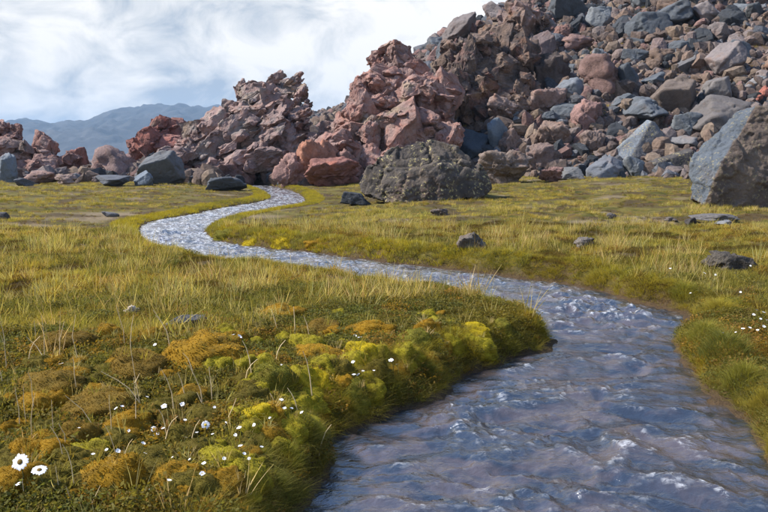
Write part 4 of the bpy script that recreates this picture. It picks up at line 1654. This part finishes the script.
# c) green rim along the water
x, y = cloud(340000, 1.6, 36, 0.7)
sd0 = stream_sd(x, y)
ok = (sd0 > -0.06) & (sd0 < 0.5)
x, y = x[ok], y[ok]
z, sd = ground_h(x, y, True)
r_ = np.hypot(x, y)
ok = (sd > -0.02) & (sd < 0.13 + 0.020 * r_)
x, y, z, sd, r_ = x[ok], y[ok], z[ok], sd[ok], r_[ok]
pa = n2(x, y, 1.1, 3, 71)
c = mixc(GREEN, YGREEN, np.clip(0.5 + pa * 2 + grs.normal(0, .2, len(x)), 0, 1))
c = np.where((pa + grs.normal(0, .12, len(x)) > np.where(r_ > 7, -0.05, 0.2))[:, None], YEL[None, :] * grs.uniform(0.8, 1.15, (len(x), 1)), c)
near = r_ < 9
emit(x[near], y[near], z[near], grs.integers(16, 18, near.sum()), grs.uniform(0.3, 0.62, near.sum()), jit(c[near]), 0.3)
emit(x[~near], y[~near], z[~near], grs.integers(8, 11, (~near).sum()), grs.uniform(0.35, 0.65, (~near).sum()), jit(c[~near]), 0.2)

# d) far meadow, 11 - 46 m
x, y = cloud(76000, 10.5, 46, 1.25)
z, sd = ground_h(x, y, True)
ok = (sd > 0.05) & ~blocked(x, y) & (peat_w(x, y, sd) < 0.5) & (hill_s(x, y) + n2(x, y, 0.35, 3, 12) * 3 < grs.uniform(-1.5, 1.0, len(x))) & (y + n2(x, y, 0.35, 3, 12) * 2.5 < grs.uniform(32.5, 35, len(x)))
x, y, z, sd = x[ok], y[ok], z[ok], sd[ok]
pa, pb, pc = n2(x, y, 0.35, 3, 81), n2(x, y, 1.2, 3, 82), n2(x, y, 0.9, 3, 83)
q_ok = (soil_w(x, y) > 0.3) & (grs.random(len(x)) < 0.45)
emit(x[q_ok], y[q_ok], z[q_ok], grs.integers(8, 11, q_ok.sum()), grs.uniform(0.2, 0.45, q_ok.sum()), jit(mixc(RBROWN * 0.6, OLIVE, grs.random(q_ok.sum())), 0.3))
bw = bare_w(x, y)
ok = (bw < 0.25 + 0.35 * grs.random(len(x))) & (soil_w(x, y) < 0.25 + 0.6 * grs.random(len(x))) & (pc + 0.5 * pb > -0.10 + 0.25 * grs.random(len(x)))
x, y, z, pa, pb, sd = x[ok], y[ok], z[ok], pa[ok], pb[ok], sd[ok]
c = mixc(YGREEN, STRAWY, np.clip(0.5 + pa * 1.8 + grs.normal(0, .3, len(x)), 0, 1))
c = np.where((pb + grs.normal(0, .1, len(x)) > 0.22)[:, None], mixc(GREEN, OLIVE, grs.random(len(x))), c)
c = np.where((grs.random(len(x)) < 0.14)[:, None], mixc(RBROWN, STRAW, grs.random(len(x))), c)
emit(x, y, z, grs.integers(8, 11, len(x)), grs.uniform(0.35, 0.85, len(x)) * (1 + 0.5 * pa) * (0.4 + 0.6 * sstep(0.3, 2.5, sd)), jit(c))

# e) patches of yellow moss and grass high on the scree
x = grs.uniform(-2, 46, 9000)
y = grs.uniform(30, 75, 9000)
z = ground_h(x, y)
ok = (n2(x, y, 0.22, 3, 91) > 0.10) & (hill_s(x, y) > 1)
x, y, z = x[ok], y[ok], z[ok]
emit(x, y, z, grs.integers(8, 11, len(x)), grs.uniform(0.8, 1.6, len(x)), jit(mixc(YGREEN * 0.9, OCHRE, grs.random(len(x)))))

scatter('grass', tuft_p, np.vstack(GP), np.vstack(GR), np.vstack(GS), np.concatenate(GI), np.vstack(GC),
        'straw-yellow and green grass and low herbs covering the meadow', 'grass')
print('tufts', sum(len(p) for p in GP))


# ------------------------------------------------------------------ grass tussocks overhanging the water
TUS = []
for k in range(5):
    r2 = np.random.default_rng(500 + k)
    me = blades(r2, 1100, 0.46, 0.14, 0.30, 0.009, 0.9, 0.8, 3, 0.42)
    me.name = 'grass_tussock'
    me.materials.append(M_TUSSOCK)
    TUS.append(me)


def tussock(px, py, wp, hp, colr, label, group='grass tussocks hanging over the stream edge'):
    p = hit(px, py - 2)
    if p is None:
        return
    k = p[1] / F
    W, Hh = wp * k, hp * k
    o = obj('grass_tussock', TUS[crnd.randrange(5)])
    o.location = (p[0], p[1] + W * 0.3, max(0.0, min(p[2], 0.12)) - 0.01)
    o.scale = (W * 0.80, W * 0.66, Hh * 1.75)
    o.rotation_euler = (0, 0, crnd.uniform(0, 6.28))
    o.color = (*colr, 1)
    tag(o, label, 'tussock', group)
    OCC.append((o.location.x, o.location.y, W * .3))


T1, T2, T3 = (0.27, 0.25, 0.04), (0.36, 0.29, 0.04), (0.18, 0.18, 0.035)
for a in [
        (735, 366, 70, 34, T3, 'large dark green grass tussock hanging over the right bank'),
        (712, 348, 50, 26, T1, 'green grass tussock above the large dark one on the right bank'),
        (752, 398, 56, 34, T1, 'green grass tussock bulging over the water below the large dark one'),
        (772, 418, 40, 26, T2, 'yellowish grass tussock below the bulging green one'),
        (782, 462, 34, 30, T2, 'yellowish grass tussock at the right picture edge nearest the rapids'),
        (728, 318, 50, 20, T2, 'yellow-green grass tussock on the right bank bend'),
        (690, 306, 44, 20, T1, 'green grass tussock at the notch in the right bank'),
        (650, 302, 50, 18, T2, 'yellow-green grass tussock on the right bank next to the notch'),
        (605, 290, 44, 16, T2, 'yellow grass tussock on the straight right bank'),
        (560, 282, 44, 13, T2, 'long yellow-green grass tussock on the straight right bank'),
        (500, 273, 44, 11, T1, 'low green grass tussock on the straight right bank'),
        (535, 340, 44, 22, T1, 'green grass tussock at the very point of the left bank'),
        (505, 358, 50, 24, T1, 'green grass tussock just below the bank point'),
        (470, 368, 46, 22, T2, 'yellow-green grass tussock below the bank point'),
        (424, 388, 46, 26, T3, 'dark green grass tussock over the inlet'),
        (385, 406, 50, 28, T1, 'green grass tussock beside the inlet'),
        (300, 452, 56, 36, T3, 'dark green grass tussock at the near bank corner'),
        (285, 480, 50, 36, T1, 'green grass tussock below the near bank corner'),
        (268, 508, 56, 36, T3, 'dark green grass tussock at the bottom of the near bank'),
        (340, 424, 46, 26, T2, 'yellow-green grass tussock in the inlet corner')]:
    tussock(*a)


# ------------------------------------------------------------------ flowers and dry stalks
def tube(pts, radii, sides=5):
    V, Fq = [], []
    P = [np.array(p, float) for p in pts]
    for i, p in enumerate(P):
        t = P[min(i + 1, len(P) - 1)] - P[max(i - 1, 0)]
        t /= np.linalg.norm(t) + 1e-9
        a = np.cross(t, [0.3, 0.9, 0.1])
        a /= np.linalg.norm(a)
        b = np.cross(t, a)
        for s in range(sides):
            an = 2 * math.pi * s / sides
            V.append(p + radii[i] * (math.cos(an) * a + math.sin(an) * b))
        if i:
            k = (i - 1) * sides
            for s in range(sides):
                Fq.append((k + s, k + (s + 1) % sides, k + sides + (s + 1) % sides, k + sides + s))
    return np.array(V), np.array(Fq)


def daisy(px, py, wpx, tilt, face, label, disc_mat, dist_foot):
    """open daisy: pixel centre of the flower head; dist_foot = pixel y of its foot on the ground"""
    foot = hit(px, dist_foot)
    c = at_y(px, py, foot[1])
    rad_ = wpx / 2 * foot[1] / F
    root = bpy.data.objects.new('daisy', None)
    COL.objects.link(root)
    root.location = foot
    tag(root, label, 'flower', 'open daisies in the foreground')
    h = c[2] - foot[2]
    v, f = tube([(0, 0, -0.02), (0.006, 0.004, h * .5), (0, 0, h)], [.0016, .0014, .0012])
    obj('stem', mesh_np('stem', v, f), M_STEM, root)
    V, Fq = [], []
    npet = 15
    for k in range(npet):
        a = 2 * math.pi * k / npet + crnd.uniform(-.08, .08)
        L = rad_ * crnd.uniform(0.88, 1.08)
        wd = rad_ * 0.19
        ca, sa = math.cos(a), math.sin(a)
        b0 = len(V)
        for t, ww, zz_ in ((0.22, 0.5, 0.0), (0.55, 1.0, 0.06), (0.86, 0.9, 0.03), (1.0, 0.35, -0.03)):
            for s in (-1, 1):
                V.append((ca * L * t - sa * wd * ww * s, sa * L * t + ca * wd * ww * s, zz_ * rad_ + crnd.uniform(-.02, .02) * rad_))
        for j in range(3):
            q = b0 + 2 * j
            Fq.append((q, q + 1, q + 3, q + 2))
    pe = obj('petals', mesh_np('petals', np.array(V), np.array(Fq)), M_PETAL, root, (0, 0, h))
    pe.rotation_euler = (R(tilt), 0, R(face))
    d, f = ico(2)
    v = d * [rad_ * .34, rad_ * .34, rad_ * .2]
    di = obj('flower_disc', mesh_np('flower_disc', v, f), disc_mat, root, (0, 0, h))
    di.rotation_euler = (R(tilt), 0, R(face))


daisy(22, 462, 18, 58, -8, 'largest open white daisy with dark centre', M_DISC, 492)
daisy(41, 470, 15, 20, 25, 'open white daisy tilted sideways next to the largest one', M_DISC, 496)
daisy(206, 425, 9, 65, 10, 'small pale daisy with a brown ring centre among the moss', M_YDISC, 440)
daisy(154, 429, 6, 60, 0, 'tiny yellow-centred daisy among the moss', M_YDISC, 440)


def bud_mesh(seed):
    """little white flower on a short stem: a ring of petals round a small boss"""
    rs = np.random.default_rng(seed)
    v, f = [], []
    n = 6 + seed % 3
    lift = (0.05, 0.35, 0.7, 0.2, 1.1)[seed % 5]
    for k in range(n):
        a = 2 * math.pi * k / n + rs.uniform(-.15, .15)
        L = rs.uniform(0.8, 1.15)
        ca, sa = math.cos(a), math.sin(a)
        b0 = len(v)
        for t_, w_, u_ in ((0.1, 0.16, 0.0), (0.55, 0.36, 0.7), (0.95, 0.30, 1.0), (1.08, 0.08, 0.9)):
            for s_ in (-1, 1):
                v.append((ca * L * t_ - sa * w_ * s_, sa * L * t_ + ca * w_ * s_, lift * u_ * L * 0.6 + rs.uniform(-.04, .04)))
        for q in range(3):
            f += [(b0 + 2 * q, b0 + 2 * q + 1, b0 + 2 * q + 3), (b0 + 2 * q, b0 + 2 * q + 3, b0 + 2 * q + 2)]
    d, fi = ico(1)
    f += (fi + len(v)).tolist()
    nb_ = len(fi)
    v = np.vstack([np.array(v), d * [0.3, 0.3, 0.2]])
    f = np.array(f)
    tv, tf = tube([(0, 0, -5.0), (0.3, 0.1, -2.5), (0, 0, -0.3)], [0.16, 0.14, 0.12], 4)
    me = bpy.data.meshes.new('white_flower')
    me.from_pydata(v.tolist() + tv.tolist(), [], f.tolist() + (tf + len(v)).tolist())
    me.materials.append(M_PETAL)
    me.materials.append(M_STEM)
    me.materials.append(M_YDISC)
    mi = np.zeros(len(me.polygons), np.int32)
    mi[len(f):] = 1
    mi[len(f) - nb_:len(f)] = 2
    me.polygons.foreach_set('material_index', mi)
    me.polygons.foreach_set('use_smooth', np.full(len(me.polygons), True))
    return me


BUD = [bud_mesh(k) for k in range(5)]


def bud(px, py, wpx, label, group):
    p = hit(px, py + 2)
    if p is None or stream_sd(p[:1], p[1:2])[0] < 0.02:
        return
    s = wpx / 2 * p[1] / F
    o = obj('white_flower', BUD[crnd.randrange(5)])
    o.location = (p[0], p[1], cover_z(p[0], p[1], p[2]) + 3.0 * s + (0.045 if px > 600 else 0.0))
    o.scale = (s, s, s)
    o.rotation_euler = (crnd.uniform(-.3, .8), crnd.uniform(-.5, .5), crnd.uniform(-.6, .6))
    tag(o, label + by_mark(MOSS_MARKS, p[0], p[1]) if label.endswith('the ') else label, 'flower', group)


spots = [(165, 424, 6), (148, 410, 4), (117, 427, 4), (123, 425, 4), (153, 440, 4), (158, 443, 4), (164, 442, 4), (161, 438, 3), (171, 435, 4), (186, 440, 4),
         (183, 419, 5), (203, 411, 5), (226, 429, 5), (240, 445, 6), (236, 449, 4), (213, 446, 4), (198, 459, 4), (186, 455, 4), (241, 474, 5), (245, 485, 4),
         (108, 469, 4), (144, 465, 5), (147, 489, 5), (152, 495, 6), (120, 492, 5), (112, 482, 5), (170, 496, 5), (205, 488, 5), (203, 499, 6), (155, 497, 5), (111, 504, 5),
         (20, 498, 8), (28, 433, 4), (173, 473, 3), (282, 424, 5), (285, 430, 4), (292, 430, 4), (302, 436, 4), (240, 353, 5), (234, 352, 4), (156, 362, 4), (62, 376, 5), (71, 373, 4),
         (353, 374, 4), (358, 381, 4), (363, 382, 4), (354, 392, 4), (374, 383, 3), (391, 391, 6), (397, 380, 4), (400, 395, 4), (281, 369, 4), (335, 365, 4), (360, 343, 5), (355, 341, 4),
         (270, 432, 3), (255, 440, 4), (262, 462, 4), (225, 480, 4), (250, 496, 4), (95, 487, 4), (80, 445, 3), (190, 470, 3), (60, 480, 4), (215, 420, 3), (130, 450, 3)]
for px, py, s in spots:
    bud(px, py, s * 0.95, 'small white flower head near the ', 'white flowers on the near bank')
for px, py, s in [(756, 321, 5), (763, 323, 5), (760, 328, 4), (753, 324, 4), (766, 330, 4), (742, 339, 5), (749, 338, 4), (757, 340, 4), (735, 341, 3), (763, 336, 4), (722, 341, 3),
                  (715, 281, 3), (704, 281, 4), (712, 286, 3), (670, 275, 3), (690, 300, 3), (740, 300, 3), (735, 281, 4), (750, 272, 3)]:
    bud(px, py, s * 0.75, 'small white flower head in the turf of the right bank', 'white flowers on the right bank')


def stalk(px, py_foot, pts, label, group=None):
    """dry stalk: polylines in photo pixels relative to the foot, all at the foot's distance"""
    p = hit(px, py_foot)
    if p is None:
        return
    p[2] = cover_z(p[0], p[1], p[2])
    k = p[1] / F
    vs, fs, n0 = [], [], 0
    for line in pts:
        q = [(dx * k, crnd.uniform(-2, 2) * k, -dy * k) for dx, dy in line]
        r0 = 0.0027 * p[1] / 3.2
        rad_ = [r0 * (1 - 0.6 * i / max(1, len(q) - 1)) for i in range(len(q))]
        v, f = tube(q, rad_, 4)
        vs.append(v)
        fs.append(f + n0)
        n0 += len(v)
    o = obj('dry_stalk', mesh_np('dry_stalk', np.vstack(vs), np.vstack(fs)), M_STALK, None, p)
    tag(o, label, 'stalk', group or 'dry stalks rising from the moss')


stalk(140, 416, [[(0, 4), (-2, -14), (-4, -34), (-7, -56)], [(0, 2), (-10, -14), (-22, -22), (-38, -32)], [(-3, -20), (2, -30)]], 'tall pale forked dry stalk rising from the ochre moss')
stalk(203, 412, [[(0, 3), (-2, -14), (-7, -30), (-13, -42)], [(0, 0), (-6, -12)]], 'curved pale dry stalk near the small pale daisy')
stalk(228, 430, [[(0, 3), (1, -14), (6, -24), (10, -34)]], 'slanting dry stalk behind the lemon-yellow cushion')
stalk(137, 434, [[(0, 4), (0, -20), (-1, -40)]], 'straight dry stalk under the tall forked one')
stalk(185, 412, [[(0, 3), (-3, -12), (-6, -22)]], 'short leaning dry stalk between the curved and forked ones')
stalk(45, 368, [[(0, 3), (-8, -8), (-18, -18)], [(0, 2), (1, -20), (-1, -40)]], 'twin dry stalks below the bare sandy patch')
stalk(60, 362, [[(0, 3), (2, -18), (6, -36)]], 'leaning dry stalk below the bare sandy patch')
stalk(78, 366, [[(0, 3), (-4, -20), (0, -42)]], 'slender dry stalk at the edge of the sandy patch')
stalk(170, 362, [[(0, 3), (-2, -14), (-10, -28), (-16, -36)]], 'arched dry stalk behind the long orange moss')
stalk(295, 338, [[(0, 3), (0, -14), (-1, -32)]], 'upright dry stalk above the ochre moss behind the orange one')
stalk(278, 334, [[(0, 3), (-2, -10), (-6, -26)]], 'leaning dry stalk at the straw grass edge')
stalk(310, 340, [[(0, 3), (-3, -12), (-6, -22)]], 'short dry stalk beside the upright one')
stalk(24, 505, [[(0, 4), (0, -14), (-1, -28)]], 'short stout dry stalk below the largest daisy')
stalk(74, 510, [[(0, 4), (-4, -14), (-7, -26)]], 'pale dry stalk in front of the rusty orange cushion')
stalk(88, 510, [[(0, 4), (8, -14), (14, -26)]], 'pale dry stalk slanting right before the rusty cushion')
stalk(55, 440, [[(0, 3), (-1, -20), (-2, -42)]], 'thin brown dry stalk beside the dome-shaped cushion')
stalk(27, 432, [[(0, 3), (-1, -20), (0, -38)]], 'thin brown dry stalk near the left edge')
stalk(168, 335, [[(0, 3), (-6, -12), (-12, -20)]], 'leaning dry stalk beside the flat dark slate stone')
stalk(36, 345, [[(0, 3), (0, -14), (-1, -24)]], 'short pale dry stalk on the bare sandy patch')
stalk(97, 440, [[(0, 3), (-14, -18), (-30, -34)]], 'long arching dry stalk over the brown cushions')

srs = random.Random(8)
for k in range(30):
    sx, sy = srs.uniform(0, 330), srs.uniform(330, 500)
    ln, hh = srs.uniform(-14, 14), srs.uniform(20, 46)
    p = hit(sx, sy)
    stalk(sx, sy, [[(0, 3), (ln * .2, -hh * .4), (ln * .55, -hh * .75), (ln, -hh)]],
          'thin dry stalk springing up by the ' + by_mark(MOSS_MARKS, p[0], p[1]), 'thin dry stalks among the moss')

# ------------------------------------------------------------------ haze
bm = bmesh.new()
bmesh.ops.create_cube(bm, size=1.0)
hm = bpy.data.meshes.new('haze')
bm.to_mesh(hm)
bm.free()
M_HAZE, t = new_mat('haze_air')
pv = t.n('ShaderNodeVolumePrincipled')
pv.inputs['Color'].default_value = (0.46, 0.70, 1.0, 1)
pv.inputs['Density'].default_value = 0.00021
pv.inputs['Anisotropy'].default_value = 0.0
ot = t.n('ShaderNodeOutputMaterial')
t.l(pv.outputs[0], ot.inputs['Volume'])
hz = obj('haze', hm, M_HAZE, None, (0, 0, 112))
hz.scale = (12800, 12800, 244)
tag(hz, 'thin blue haze in the air over the valley', None, kind='stuff')
